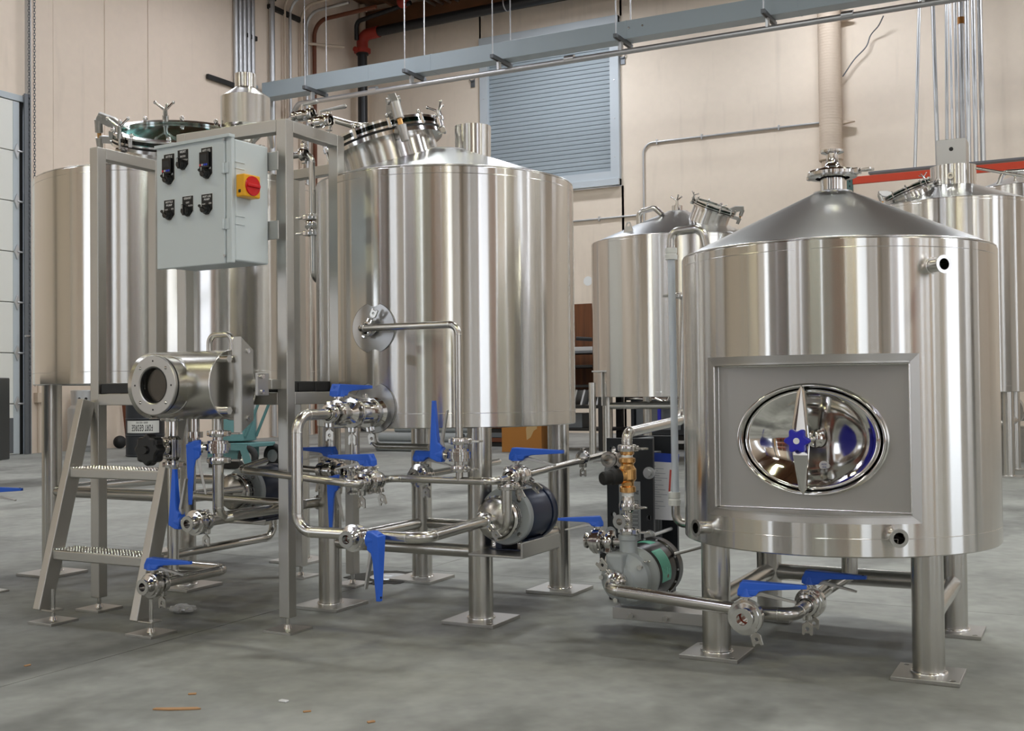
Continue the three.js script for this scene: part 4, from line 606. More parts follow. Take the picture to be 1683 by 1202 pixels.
{ // plate heat exchanger
  const a = V(-1.987, 0.729, -4.75), c = V(-1.764, 0.731, -4.75), w = c.x - a.x, H = a.y - 0.06, zr = V(-1.78, 0.719, -5.03).z, D = -4.75 - zr;
  const t = thing('plate_heat_exchanger', 'black plate heat exchanger with bolted frame plates beside the pumps', 'heat exchanger', V((a.x + c.x) / 2, 0.06, -4.75));
  part('front_plate', extr([[-w / 2, 0], [w / 2, 0], [w / 2, H], [-w / 2, H]], 0.022, 0.002, [[-w * 0.36, H * 0.925, 0.014], [-w * 0.36, H * 0.48, 0.012], [w * 0.4, H * 0.47, 0.012]]), M.frame, t);
  part('rear_plate', rb(w * 1.12, H, 0.022, 0, H / 2, -D, 0.003), M.frame, t);
  for (let i = 0; i < 16; i++) part('exchange_plate', rb(w * 0.72, H * 0.86, 0.004, 0, H * 0.47, -0.03 - i * (D - 0.1) / 18, 0.002), i % 2 ? M.steelpaint : M.dark, t);
  part('carrying_bar', [rb(0.03, 0.03, D, 0, H - 0.02, -D / 2), rb(0.03, 0.03, D, 0, 0.02, -D / 2)], M.steelpaint, t);
  for (const [x, y] of [[-0.42, 0.78], [0.42, 0.77], [-0.42, 0.36], [0.42, 0.35]]) { part('tie_rod', cyl(V(x * w, y * H, 0.01), V(x * w, y * H, -D - 0.08), 0.0085, 0.0085, 12), M.galv, t); part('tie_nut', [cyl(V(x * w, y * H, 0.011), V(x * w, y * H, 0.018), 0.027, 0.027, 24), cyl(V(x * w, y * H, 0.018), V(x * w, y * H, 0.034), 0.017, 0.017, 6)], M.galv, t); }
  ferrule(t, V(-w * 0.34, H * 0.86, 0.008), Z, 0.026, 0.07, 'plate_port', 0.036); ferrule(t, V(-w * 0.06, H * 0.86, 0.008), Z, 0.026, 0.06, 'plate_port', 0.036);
  const np = print(128, 256, (g) => { g.fillStyle = '#9ea2a5'; g.fillRect(0, 0, 128, 256); g.fillStyle = '#2a2c2e'; g.font = 'bold 22px sans-serif'; g.fillText('NI', 92, 52); for (let i = 0; i < 9; i++) { g.fillRect(10, 84 + i * 17, 50 - (i % 3) * 9, 3); g.strokeRect(78, 78 + i * 17, 36, 12); } });
  part('data_plate', bx(w * 0.46, H * 0.42, 0.002, 0.0, H * 0.5, 0.0125), std('#ffffff', 0.45, 0.2, { map: np }), t);
  for (const x of [-1, 1]) for (const z of [0, -D]) part('stand_leg', [rb(0.035, 0.06, 0.05, x * w * 0.38, -0.03, z)], M.frame, t);
  const sheet = print(128, 256, (g) => { g.fillStyle = '#d6d7dc'; g.fillRect(0, 0, 128, 256); g.fillStyle = '#1f3fa5'; g.fillRect(0, 0, 128, 34); g.fillStyle = '#8d93a2'; for (let i = 0; i < 20; i++) g.fillRect(14, 50 + i * 9, 26 + (i * 29) % 50, 2); g.fillStyle = '#c2473f'; g.fillRect(92, 62, 7, 84); g.fillRect(103, 60, 5, 50); });
  const pg = new THREE.PlaneGeometry(0.15, 0.3, 6, 12); { const q = pg.attributes.position; for (let i = 0; i < q.count; i++) q.setZ(i, 0.012 * Math.sin(q.getX(i) * 30) - 0.05 * (0.15 - q.getY(i)) * (0.15 - q.getY(i))); pg.computeVertexNormals(); }
  const doc = single('document_sleeve', 'clear sleeve of papers with a blue edge hung on the heat exchanger', 'papers', merge([pg, pg.clone().translate(0, 0, -0.003)]), std('#ffffff', 0.35, 0, { map: sheet, side: THREE.DoubleSide })); const dp = V(-1.74, 0.509, -4.819); doc.position.set(-1.755, dp.y, dp.z); doc.rotation.set(0, 0.75, -0.07);
}
{ // sight tube on the oval-manway tank
  const x = -1.503, z = -4.277, Yp = (py) => { const a = V(-1.498, 1.533, -4.277), b = V(-1.513, 0.44, -4.277); return a.y + (b.y - a.y) * (py - 400) / 450; };
  const t = thing('sight_tube', 'clear level tube with white fittings up the side of the oval-manway tank', 'sight tube', V(x, 0, z));
  part('clear_tube', pipe([V(0.005, Yp(815), 0), V(0.003, Yp(640), 0.004), V(0, Yp(426), 0)], 0.0145, 0.2, 20), M.hose, t); part('tube_core', pipe([V(0.005, Yp(813), 0), V(0.003, Yp(640), 0.004), V(0, Yp(428), 0)], 0.0105, 0.2, 16), M.hose, t);
  for (const [p, q] of [[408, 427], [809, 831]]) part('tube_fitting', rev([[0.012, Yp(q)], [0.025, Yp(q)], [0.025, Yp((p + q) / 2 + 2)], [0.021, Yp((p + q) / 2)], [0.024, Yp((p + q) / 2 - 2)], [0.024, Yp(p)], [0.012, Yp(p)]], 12), M.white, t, 'white plastic fitting');
  part('top_elbow', pipe([V(0, Yp(410), 0), V(0, Yp(381), 0), V(0.13, Yp(379), 0), V(0.145, Yp(409), 0)], 0.017, 0.045), M.tube, t); part('bottom_elbow', pipe([V(0.005, Yp(829), 0), V(0.005, Yp(859), 0), V(0.085, Yp(861), 0)], 0.018, 0.045), M.tube, t);
}
// ---------------------------------------------------------------- pipes and condenser above the platform
{
  const o = V(-4.268, 2.36, -4.95), t = thing('vapour_condenser', 'small steel drum with coned ends and a chimney above the cabinet', 'condenser', o);
  part('condenser_body', rev([[0.04, 0.0], [0.05, 0.01], [0.138, 0.1], [0.138, 0.265], [0.064, 0.318], [0.06, 0.322]], 72), M.leg, t);
  part('condenser_chimney', rev([[0.06, 0.32], [0.06, 0.4], [0.056, 0.4], [0.056, 0.32]], 40), M.shell, t); part('condenser_stem', cyl(V(0, -0.24, 0), V(0, 0.01, 0), 0.04, 0.04, 28), M.tube, t); clamp(t, V(0, -0.02, 0), Y, 0.05, X);
  const side = starHandle(t, V(0.06, -0.02, 0.12), Y, 0.4);
  const z = -4.35, A = V(-3.807, 2.32, -4.6), B = V(-3.412, 2.289, -4.35), C = V(-3.255, 2.267, -4.35), D = V(-3.078, 2.203, -4.35), E = V(-3.065, 2.218, -4.42);
  run('vapour_pipe', 'wavy thin tube linking the condenser with the tilted manway of the middle tank', [V(-4.04, A.y, -4.9), A, B, C, D, E], 0.0165, { bend: 0.12, welds: false, group: 'stainless tube runs' });
  const lever = (label, p, q) => { const g = thing('ball_valve', label, 'valve', p, 'steel-lever ball valves'); part('valve_body', rev([[0.012, -0.05], [0.026, -0.048], [0.026, -0.036], [0.018, -0.03], [0.028, -0.015], [0.028, 0.015], [0.018, 0.03], [0.026, 0.036], [0.026, 0.048], [0.012, 0.05]], 24).rotateZ(Math.PI / 2), M.chrome, g); part('stem', cyl(V(0, 0.01, 0), V(0, 0.052, 0), 0.01, 0.008, 10), M.chrome, g); part('lever', [cyl(V(0, 0.05, 0), q, 0.005, 0.01, 12), ball(q, 0.01, 10)], M.plate, g); clamp(g, V(0.05, 0, 0), X, 0.027, nY); };
  lever('small lever valve nearest the corner of the guard rail', V(-3.381, 2.287, -4.33), V(0.07, 0.062, -0.02)); lever('small lever valve nearer to the tilted manway', V(-3.178, 2.204, -4.2), V(0.12, 0.065, -0.03));
  run('spray_pipe', 'thin tube with a sharp elbow running down between the two tall tanks', [V(-3.405, 2.042, -4.1), V(-3.19, 2.049, -4.15), V(-3.184, 1.916, -4.15), V(-3.181, 1.481, -4.15), V(-3.17, 1.448, -4.2)], 0.015, { bend: 0.04, group: 'stainless tube runs' });
  const sp = scene.getObjectByName('spray_pipe'); clamp(sp, V(-3.216, 2.045, -4.13), X, 0.028, Y); for (const q of [V(-3.189, 1.756, -4.15), V(-3.189, 1.683, -4.15)]) clamp(sp, q, Y, 0.026, V(-1, 0, 0));
  const cv = thing('check_valve', 'small round check valve in the thin tube between the tall tanks', 'valve', V(-3.189, 1.72, -4.15)); part('valve_body', rev([[0.015, -0.035], [0.034, -0.012], [0.036, 0], [0.034, 0.012], [0.015, 0.035]], 28), M.chrome, cv);
}

// ---------------------------------------------------------------- tanks at the back of the hall
function backTank(name, label, pos, R, y0, y1, rise, o = {}) {
  const t = vessel(name, label, pos, R, y0, y1, rise, 0.14);
  legs(t, R * 0.64, R * 0.64, y0 + 0.04, o.lr ?? 0.06, { brace: o.brace ?? 0.5, br: 0.04, plate: 0.14 });
  return t;
}
{
  const c = V(-4.849, 0.844, -14.054), t = backTank('storage_tank', 'steel cone-topped tank standing at the back behind the sight tube', V(c.x, 0, c.z), 1.13, 0.835, 2.83, 0.42, { lr: 0.06, brace: 0.72 });
  manway(t, V(0.6, 3.2, 0.36), V(0.42, 0.9, 0.12), 0.28, 0.26, { side: V(0.46, 0, 0.887), stars: [0.2, -1.4], hinges: [1.7] });
  part('top_loop', pipe([V(-0.42, 3.05, 0.3), V(-0.42, 3.24, 0.3), V(-0.2, 3.28, 0.3), V(-0.1, 3.18, 0.3)], 0.035, 0.08), M.tube, t); part('top_neck', cyl(V(0, 3.24, 0), V(0, 3.33, 0), 0.07, 0.07), M.chrome, t); starHandle(t, V(0, 3.36, 0), Y, 1.1);
  part('lifting_lug', extr([[-0.07, 0], [0.07, 0], [0.02, 0.14], [-0.02, 0.14]], 0.02, 0, [[0, 0.1, 0.02]]).translate(-0.35, 2.9, 0.85), M.plate, t);
  part('side_bracket', [rb(0.02, 0.45, 0.3, -0.72, 0.95, 0.75), rb(0.25, 0.02, 0.3, -0.72, 1.16, 0.78)], M.plate, t); part('overflow_pipe', cyl(V(-0.86, 0.05, 0.88), V(-0.86, 1.02, 0.88), 0.045), M.tube, t);
}
{
  const c = V(-1.352, 0.865, -13.055), t = backTank('brite_tank', 'steel cone-topped tank with a square box on its collar at the right', V(c.x, 0, c.z), 0.83, 0.87, 2.87, 0.27, { brace: 0.55 });
  part('collar', rev([[0.235, 3.08], [0.235, 3.32], [0.225, 3.32], [0.225, 3.08]], 48), M.shell, t); const b = sub('motor_box', t, V(0, 3.32, 0)); part('box_shell', [rb(0.3, 0.3, 0.3, 0, 0.13, 0, 0.008)], M.plate, b); part('box_hole_shade', cyl(V(0.0, 0.17, 0.151), V(0.0, 0.17, 0.154), 0.022), M.boreshade, b); ferrule(t, V(0.0, 3.18, 0.232), V(0.05, 0, 1), 0.022, 0.05, 'collar_port', 0.034);  // black disc on the box stands for the shade in its hole
  manway(t, V(-0.42, 3.04, 0.26), V(-0.35, 0.93, 0.1), 0.26, 0.2, { side: V(0.46, 0, 0.887), stars: [0.4], hinges: [-1.4] }); part('stay_rod', cyl(V(0.25, 3.25, 0.2), V(1.2, 2.95, 0.4), 0.016), M.tube, t);
  const c2 = V(-0.751, 1.202, -16.743), u = backTank('far_tank', 'steel tank furthest back at the right edge', V(c2.x, 0, c2.z), 0.85, 0.9, 3.55, 0.25); part('top_loop', pipe([V(-0.4, 3.5, 0.6), V(-0.3, 3.75, 0.6), V(0.1, 3.72, 0.7), V(0.2, 3.5, 0.7)], 0.03, 0.1), M.chrome, u); starHandle(u, V(-0.15, 3.62, 0.66), Y, 1.2);
  const e = V(-0.976, 0.664, -14.834), v = thing('mixer_cylinder', 'small steel cylinder with a round end cap under the right-hand back tanks', 'vessel', V(e.x, 0, e.z)); part('cylinder', [cyl(V(0, 0.62, -0.3), V(0, 0.62, 0.14), 0.19, 0.19, 32), rb(0.5, 0.1, 0.5, 0, 0.38, -0.1), rb(0.5, 0.38, 0.04, 0, 0.19, -0.1)], M.tube, v); part('end_cap', rev([[0.1, 0], [0.1, 0.02], [0.02, 0.04], [0, 0.04]], 32).rotateX(Math.PI / 2).translate(0.02, 0.64, 0.14), M.chrome, v); part('end_bore_shade', cyl(V(0.02, 0.64, 0.178), V(0.02, 0.64, 0.185), 0.02), M.boreshade, v);  // end cap opening is a black disc, its shade painted
}
{ // skid of small pipes and valves below the back tank
  const o = V(-5.974, 0.354, -16.524), t = thing('valve_skid', 'dark crate and small pipe skid with tiny blue handles under the back tank', 'skid', V(o.x + 0.42, 0, o.z));
  part('crate', [rb(1.0, 0.62, 0.5, -0.35, 0.53, 0, 0.01)], M.frame, t); part('crate_panel', rb(0.72, 0.4, 0.02, -0.4, 0.5, 0.26), M.steelpaint, t); for (const x of [-0.8, 0.1, 0.9]) part('skid_post', rb(0.05, 0.85, 0.05, x, 0.425, 0.3), M.frame, t); part('skid_rail', rb(1.75, 0.05, 0.05, 0.05, 0.12, 0.3), M.plate, t); part('crate_foot', rb(1.0, 0.22, 0.4, -0.35, 0.11, 0, 0.01), M.dark, t);
  part('skid_pipe', pipe([V(-0.9, 0.78, 0.36), V(-0.3, 0.78, 0.36), V(0.9, 0.76, 0.36)], 0.025), M.chrome, t); part('skid_elbow', pipe([V(-0.4, 0.78, 0.38), V(-0.2, 0.7, 0.38), V(-0.15, 0.95, 0.38)], 0.03, 0.08), M.chrome, t); part('skid_elbow', pipe([V(0.35, 0.55, 0.38), V(0.5, 0.68, 0.38), V(0.9, 0.7, 0.38)], 0.03, 0.08), M.chrome, t);
  for (const [x, y, w, h] of [[-0.32, 0.55, 0.05, 0.3], [0.22, 0.86, 0.04, 0.2], [0.66, 0.82, 0.26, 0.06]]) part('blue_handle', rb(w, h, 0.04, x, y, 0.44, 0.01), M.royal, t);
}
// ---------------------------------------------------------------- things along the walls
{
  const d = thing('door_1', 'white sectional loading door at the left edge', 'door', V(XL, 0, -12.22), null, 'structure');
  const n = 7, h = 0.795, W = 4.5;
  for (let i = 0; i < n; i++) { part('door_section', rb(0.05, h - 0.012, W, 0.02, i * h + h / 2, W / 2 + 0.12, 0.008), M.door, d); part('section_stile', rb(0.012, h - 0.03, 0.11, 0.05, i * h + h / 2, 0.19, 0.003), M.jamb, d);
    if (i) part('door_hinge', [extr([[-0.05, 0], [0, 0.12], [0.05, 0], [0, -0.12]], 0.03, 0.004).rotateY(Math.PI / 2).translate(0.07, i * h, 0.19), cyl(V(0.08, i * h, 0.19), V(0.08, i * h, 0.03), 0.016)], M.galv, d); }
  part('door_track', [rb(0.1, 5.7, 0.03, 0.06, 2.85, 0.02), rb(0.03, 5.7, 0.07, 0.11, 2.85, 0.05)], M.steelpaint, d); part('track_angle', rb(0.14, HC - 0.2, 0.012, 0.07, HC / 2 - 0.1, -0.02), M.galv, d); part('weather_strip', rb(0.03, 5.6, 0.06, 0.02, 2.8, 0.08), M.rubber, d); part('scuffed_skirt', rb(0.006, 0.55, W, 0.048, 0.3, W / 2 + 0.12), M.steelpaint, d);
  part('door_light_block', bx(0.03, n * h, W, -0.03, n * h / 2, W / 2 + 0.12), M.steelpaint, d);  // added sheet blocking sky light in the gaps between sections
  part('lintel', rb(0.06, 0.1, W + 0.3, 0.03, 5.62, W / 2 + 0.1), M.jamb, d);
  const chain = (name, label, z, y0, y1, x) => { const l = new THREE.TorusGeometry(0.022, 0.0055, 6, 12).scale(0.75, 1.3, 1), gs = []; for (let i = 0, y = y0; y < y1; y += 0.044, i++) gs.push(l.clone().rotateY(i % 2 ? 1.1 : -0.5).translate(x, y, z)); single(name, label, 'chain', gs, M.steelpaint, 'door hoist chains'); };
  chain('hoist_chain', 'hoist chain hanging nearest to the door track', V(-14.95, 4.299, -12.219).z, 1.1, 9.3, -14.95); chain('hoist_chain', 'hoist chain hanging further from the door track', V(-14.95, 4.315, -12.322).z, 1.1, 9.3, -14.95);
  const k = V(-14.98, 1.869, -12.227), kb = thing('chain_keeper', 'short white rod bracket holding the hoist chain', 'bracket', k); part('rod', cyl(V(0.02, 0, 0), V(0.2, -0.02, 0.22), 0.016), M.aluminium, kb); part('wall_plate', rb(0.02, 0.18, 0.06, -0.06, 0.02, 0.0), M.galv, kb); part('arm', cyl(V(-0.06, 0, 0), V(0.03, 0, 0), 0.012), M.galv, kb);
  const q = V(-15, 0.885, -12.461), jb = thing('junction_box', 'beige wall box with a conduit stub near the floor', 'electrical box', V(XL + 0.05, q.y, q.z)); part('box', rb(0.1, 0.16, 0.14, 0, 0, 0, 0.008), M.paint, jb); part('conduit', cyl(V(-0.02, -q.y + 0.01, 0), V(-0.02, 0.4, 0), 0.014), M.paint, jb);
}
{
  const t = thing('gas_cylinder', 'dull silver gas cylinder standing by the left wall', 'gas cylinder', V(-14.72, 0, V(-14.72, 0.517, -13.086).z)); const R = 0.255;
  part('cylinder_body', rev([[R * 0.8, 0], [R * 0.85, 0.03], [R * 0.85, 0.06], [R, 0.1], [R, 0.66], [R * 0.97, 0.7], [R * 0.75, 0.76], [0, 0.78]], 40), M.galv, t); part('collar_guard', rev([[R * 0.78, 0.74], [R * 0.8, 0.99], [R * 0.76, 1.0], [R * 0.75, 0.75]], 40), M.galv, t); part('cylinder_valve', [cyl(V(0, 0.77, 0), V(0, 0.92, 0), 0.03), cyl(V(0, 0.86, 0), V(0.08, 0.86, 0.06), 0.025)], M.brass, t);
  for (const a of [0.5, 1.0]) part('guard_hole_shade', cyl(V(Math.sin(a) * R * 0.79, 0.86, Math.cos(a) * R * 0.79), V(Math.sin(a) * R * 0.81, 0.86, Math.cos(a) * R * 0.81), 0.022), M.boreshade, t);  // collar openings are black plugs coloured as shaded holes
  const bp = V(-14.9, 0.087, -14.138), tp = thing('timber_post', 'brown timber offcut leaning on the left wall', 'timber', V(-14.9, 0, bp.z)); part('timber', beam(V(0.12, 0, 0), V(-0.07, 1.3, 0), 0.13, 0.05), M.brown, tp);
  const dr = V(-12.647, 0, -12.391), d = thing('drum', 'black drum with an upside-down white label band', 'drum', dr); part('drum_body', rev([[0.0, 0.01], [0.27, 0.0], [0.285, 0.02], [0.278, 0.03], [0.278, 0.3], [0.287, 0.315], [0.278, 0.33], [0.278, 0.545], [0.287, 0.56], [0.278, 0.575], [0.278, 0.86], [0.287, 0.875], [0.27, 0.885], [0, 0.875]], 48), M.frame, d);
  const lb = print(1024, 128, (g, W, H) => { g.fillStyle = '#d8d8d4'; g.fillRect(0, 0, W, H); g.save(); g.translate(W / 2, H / 2); g.rotate(Math.PI); g.fillStyle = '#17181a'; g.textAlign = 'center'; g.font = 'bold 92px sans-serif'; g.fillText('FORT GEORGE', 0, 22); g.font = 'bold 26px sans-serif'; g.fillText('BREWERY + PUBLIC HOUSE', 0, 54); g.restore(); });
  part('label_band', new THREE.CylinderGeometry(0.2795, 0.2795, 0.18, 40, 1, true, -0.95, 1.9).translate(0, 0.445, 0), std('#ffffff', 0.5, 0, { map: lb }), d).rotation.y = 0.62;
  const bl = V(-14.8, 0.109, -13.922), bo = single('floor_ball', 'small black ball lying beside the timber offcut', 'ball', ball(V(-14.8, 0.11, bl.z), 0.11, 20), M.rubber);
}
{ // teal machine
  const o = V(-9.477, 0, -10.822), t = thing('floor_machine', 'teal floor-cleaning machine with a drum body and one grey wheel in view', 'machine', o);
  part('drum_body', rev([[0.2, 0.34], [0.235, 0.35], [0.235, 0.68], [0.22, 0.72], [0.1, 0.78], [0, 0.78]], 40).translate(-0.02, 0, 0), M.teal, t); part('chassis', [rb(0.66, 0.05, 0.5, 0.05, 0.3, 0, 0.01), rb(0.5, 0.16, 0.4, -0.08, 0.2, 0, 0.02)], M.teal, t); part('side_skirt', extr([[-0.3, 0.3], [0.34, 0.3], [0.44, 0.05], [0.33, 0.05], [0.25, 0.24], [-0.3, 0.24]], 0.02).translate(0.02, 0, 0.27), M.teal, t);
  for (const z of [0.24, -0.24]) { const w = sub('wheel', t, V(0.36, 0.15, z)); part('tyre', new THREE.TorusGeometry(0.115, 0.038, 12, 32), M.rubber, w); part('wheel_hub', cyl(V(0, 0, -0.03), V(0, 0, 0.03), 0.078, 0.078, 24), M.galv, w); }
  for (const z of [0.1, -0.1]) part('handle_strut', cyl(V(0.2, 0.4, z), V(0.48, 0.95, z), 0.018), M.teal, t); part('handle_grip', cyl(V(0.48, 0.95, -0.14), V(0.48, 0.95, 0.14), 0.02), M.rubber, t); part('motor_cover', rev([[0.1, 0.78], [0.1, 0.9], [0.05, 0.93], [0, 0.93]], 28), M.dark, t); part('filler_cap', cyl(V(-0.1, 0.325, 0.2), V(-0.1, 0.36, 0.2), 0.05), M.galv, t); part('skid_foot', rb(0.5, 0.1, 0.06, -0.1, 0.06, 0.12), M.dark, t); part('skid_foot', rb(0.5, 0.1, 0.06, -0.1, 0.06, -0.12), M.dark, t);
}
{ // pipe stock, box, racks
  const o = V(-9.44, 0, -14.369), pl = [[-0.42, 0.075], [-0.26, 0.075], [-0.1, 0.075], [0.06, 0.075], [0.22, 0.075], [-0.34, 0.21], [-0.18, 0.21], [-0.02, 0.21], [0.14, 0.21], [-0.26, 0.345], [-0.1, 0.345]];
  const where = ['at the left end of the bottom row', 'second from the left in the bottom row', 'in the middle of the bottom row', 'second from the right in the bottom row', 'at the right end of the bottom row', 'at the left end of the middle row', 'second from the left in the middle row', 'second from the right in the middle row', 'at the right end of the middle row', 'at the left of the top row', 'at the right of the top row'];
  const pg = merge([rev([[0.066, 0.002], [0.066, 1.5], [0.074, 1.5], [0.074, 0], [0.066, 0]], 24).rotateZ(-Math.PI / 2)]);
  pl.forEach(([z, y], i) => { const m = single('plastic_pipe', `grey plastic pipe length ${where[i]} of the floor stack`, 'pipe', pg, M.pvc, 'stack of grey plastic pipes'); m.position.set(o.x - 0.5 + rnd(-0.08, 0.08), y, o.z + z * 1.0 - 0.5); });
  const b = V(-7.713, 0, -15.238), t = thing('cardboard_box', 'open brown cardboard box with a peeled patch behind the middle tank', 'box', b); t.rotation.y = 0.2; part('carton', [rb(0.62, 0.5, 0.45, 0, 0.25, 0, 0.004)], M.card, t); part('carton_flap', bx(0.3, 0.006, 0.22, -0.4, 0.47, 0.1).rotateZ(0.25), M.card, t); part('peeled_patch', extr([[-0.06, -0.12], [0.0, -0.08], [0.05, 0.02], [0.1, 0.05], [0.1, 0.16], [-0.03, 0.16], [-0.07, 0.05]], 0.003).translate(0.14, 0.3, 0.226), std('#b79a6c', 0.9), t);
  const s = V(-8.889, -0.073, -16.4), st = thing('bar_stock', 'low stack of dark timber and steel lengths beside the cardboard box', 'stack', V(s.x - 0.3, 0, -16.4)); for (let i = 0; i < 6; i++) part('bar_length', rb(1.3 + rnd(0, 0.3), 0.07, 0.14, rnd(-0.05, 0.05), 0.035 + i * 0.075, rnd(-0.05, 0.05), 0.004), [M.dark, M.brown, M.steelpaint][i % 3], st);
  const r = V(-6.9, 0, -16.0), k = thing('shelf_rack', 'black steel rack loaded with parts beyond the middle tank', 'shelving', r); for (const [x, z] of [[-0.75, 0.35], [0.28, 0.35], [-0.75, -0.35], [0.28, -0.35]]) part('rack_post', rb(0.1, 1.52, 0.1, x, 0.76, z), M.dark, k); for (const y of [0.32, 0.66, 0.98, 1.28, 1.5]) part('shelf_board', rb(1.3, 0.04, 0.78, -0.24, y, 0), y > 1.4 ? M.steelpaint : M.dark, k);
  const pr = ['leaning at the left of the rack shelf', 'second from the left on the rack shelf', 'in the middle of the rack shelf', 'second from the right on the rack shelf', 'leaning at the right of the rack shelf']; for (let i = 0; i < 5; i++) { const m = single('file_folder', `pale folder ${pr[i]}`, 'folder', rb(0.03, 0.24, 0.3, 0, 0, 0), i % 2 ? M.aluminium : M.paper, 'folders on the black rack'); m.position.set(r.x - 0.3 + i * 0.13, 0.81, r.z + 0.2); m.rotation.z = -0.28; }
  single('parts_bin', 'dark parts bin on the low rack shelf', 'bin', rb(0.5, 0.22, 0.5, r.x - 0.35, 0.452, r.z), M.steelpaint); single('parts_tray', 'pale tray of tubes on the rack top', 'tray', rb(0.7, 0.06, 0.4, r.x - 0.1, 1.55, r.z + 0.1), M.galv); single('grinder', 'black angle grinder lying on the rack top', 'tool', [ball(V(r.x + 0.12, 1.705, r.z), 0.12, 16), cyl(V(r.x + 0.12, 1.69, r.z), V(r.x - 0.25, 1.72, r.z + 0.1), 0.03)], M.rubber);
  single('plywood_sheet', 'reddish plywood sheet standing behind the black rack', 'board', (() => { const g = rb(2.4, 1.5, 0.02, 0, 0, 0), u = g.attributes.uv, p = g.attributes.position; for (let i = 0; i < u.count; i++) u.setXY(i, p.getX(i) * 0.6, p.getY(i)); return g.translate(-7.3, 1.56, -16.6); })(), M.ply);
  const f = thing('trestle', 'plain dark trestle holding the plywood sheet off the floor', 'frame', V(-7.3, 0, -16.6)); part('frame_post', rb(0.08, 0.8, 0.08, -1, 0.4, 0), M.dark, f); part('frame_post', rb(0.08, 0.8, 0.08, 0.4, 0.4, 0), M.dark, f);
}
{ // pallet rack, downpipe and tubes on the back wall
  const t = thing('pallet_rack', 'green pallet rack uprights with an orange beam along the back wall', 'rack', V(0, 0, -20.9)); const u0 = V(-4.211, 4.662, -20.9).x, u1 = V(-3.806, 4.529, -20.3).x, yt = V(-4.204, 5.064, -20.9).y, yu = V(-3.804, 4.626, -20.3).y;
  part('upright', rb(0.1, yt, 0.08, u0, yt / 2, 0), M.rackgreen, t); part('upright', rb(0.1, yu, 0.08, u1, yu / 2, 0.6), M.rackgreen, t); part('upright', rb(0.1, 5, 0.08, 1.2, 2.5, 0.6), M.rackgreen, t);
  const y = V(-3.722, 4.553, -20.3).y; part('rack_beam', rb(1.2 - u1, 0.13, 0.06, (1.2 + u1) / 2, y, 0.6), M.orange, t); part('rack_beam', rb(1.2 - u1, 0.13, 0.06, (1.2 + u1) / 2, 2.2, 0.6), M.orange, t); for (const yy of [1, 2.4, 3.8]) part('upright_brace', beam(V(u0, yy, 0), V(u1, yy + 0.6, 0.6), 0.04), M.rackgreen, t);
  for (let i = 0; i < 9; i++) { part('slot_hole_shade', rb(0.02, 0.035, 0.004, u0, yt - 0.08 - i * 0.09, 0.042, 0.001), M.boreshade, t); part('slot_hole_shade', rb(0.02, 0.035, 0.004, u1, yu - 0.08 - i * 0.09, 0.642, 0.001), M.boreshade, t); }  // slots are black tabs, dark inside shade done by colour
  const d = thing('downpipe', 'fat beige spiral-seamed downpipe on the back wall', 'pipe', V(-4.36, 0, ZB + 0.27)); part('duct', rev((() => { const p = []; for (let i = 0; i <= 82; i++) { const yy = 5.2 + i * 0.053; p.push([0.208, yy], [0.211, yy + 0.004], [0.208, yy + 0.008]); } return p; })(), 28), M.paint, d); part('duct_elbow', pipe([V(0, 5.3, 0), V(0.03, 4.9, 0), V(0.25, 4.4, 0.05), V(0.28, 0.1, 0.05)], 0.19, 0.3), M.paint, d); part('duct_collar', rev([[0.2, 5.16], [0.225, 5.18], [0.225, 5.3], [0.2, 5.32]], 28), M.paint, d); for (const yy of [5.9, 7.85]) part('wall_strap', extr([[0.2, -0.03], [0.42, 0], [0.2, 0.05]], 0.1).translate(0, yy, -0.15), M.paint, d);
  [[1539, 1561, 8], [1571, 1562, 10], [1583, 1589, 8], [1594, 1592, 6], [1600, 1598, 8], [1606, 1607, 14], [1617, 1617, 11], [1626, 1624, 11], [1635, 1631, 13]].forEach(([p, q, w], i) => { const tilt = (q - p) / 1683 * 11.2; const bx0 = -2.74 + (p - 1539) * 0.0112; single('rack_tube', ['bright tube leaning furthest left above the orange beam', 'foil-bright tube second from the left above the orange beam', 'bright tube third from the left above the orange beam', 'thin bright tube fourth from the left above the orange beam', 'bright tube in the middle of the upright bundle', 'fattest foil-bright tube with a tan band', 'bright tube third from the right of the bundle', 'bright tube second from the right of the bundle', 'fat bright tube at the right end of the bundle'][i], 'tube', pipe([V(bx0, 4.72, -20.5 - (i % 3) * 0.14), V(bx0 + tilt, 8.6, -20.62 - (i % 3) * 0.12)], w * 0.0036, 0.1, 14), M.aluminium, 'upright tubes above the orange beam'); });
  { const ft = scene.getObjectByName('rack_tube_005'), bb = new THREE.Box3().setFromObject(ft), c = bb.getCenter(V(0, 0, 0)); part('tan_band', cyl(V(c.x + 0.001, 7.2, -20.83), V(c.x + 0.0015, 7.32, -20.834), 0.056), M.card, ft, 'tan tape band'); }
  single('rack_shelf', 'board on the pallet rack that the upright tubes stand on', 'shelf', rb(3.6, 0.04, 0.7, -1.7, 4.68, -20.7), M.steelpaint);
  const cb = []; for (const q of [V(-3.364, 7.738, -21.4), V(-3.469, 7.603, -21.5), V(-3.63, 7.475, -21.6), V(-3.71, 7.281, -21.6), V(-3.935, 7.062, -21.6), V(-4.152, 6.771, -21.6)]) cb.push(q); single('loose_cable', 'thin grey cable looping across the wall beside the downpipe', 'cable', new THREE.TubeGeometry(new THREE.CatmullRomCurve3(cb), 40, 0.012, 6), M.steelpaint);
}
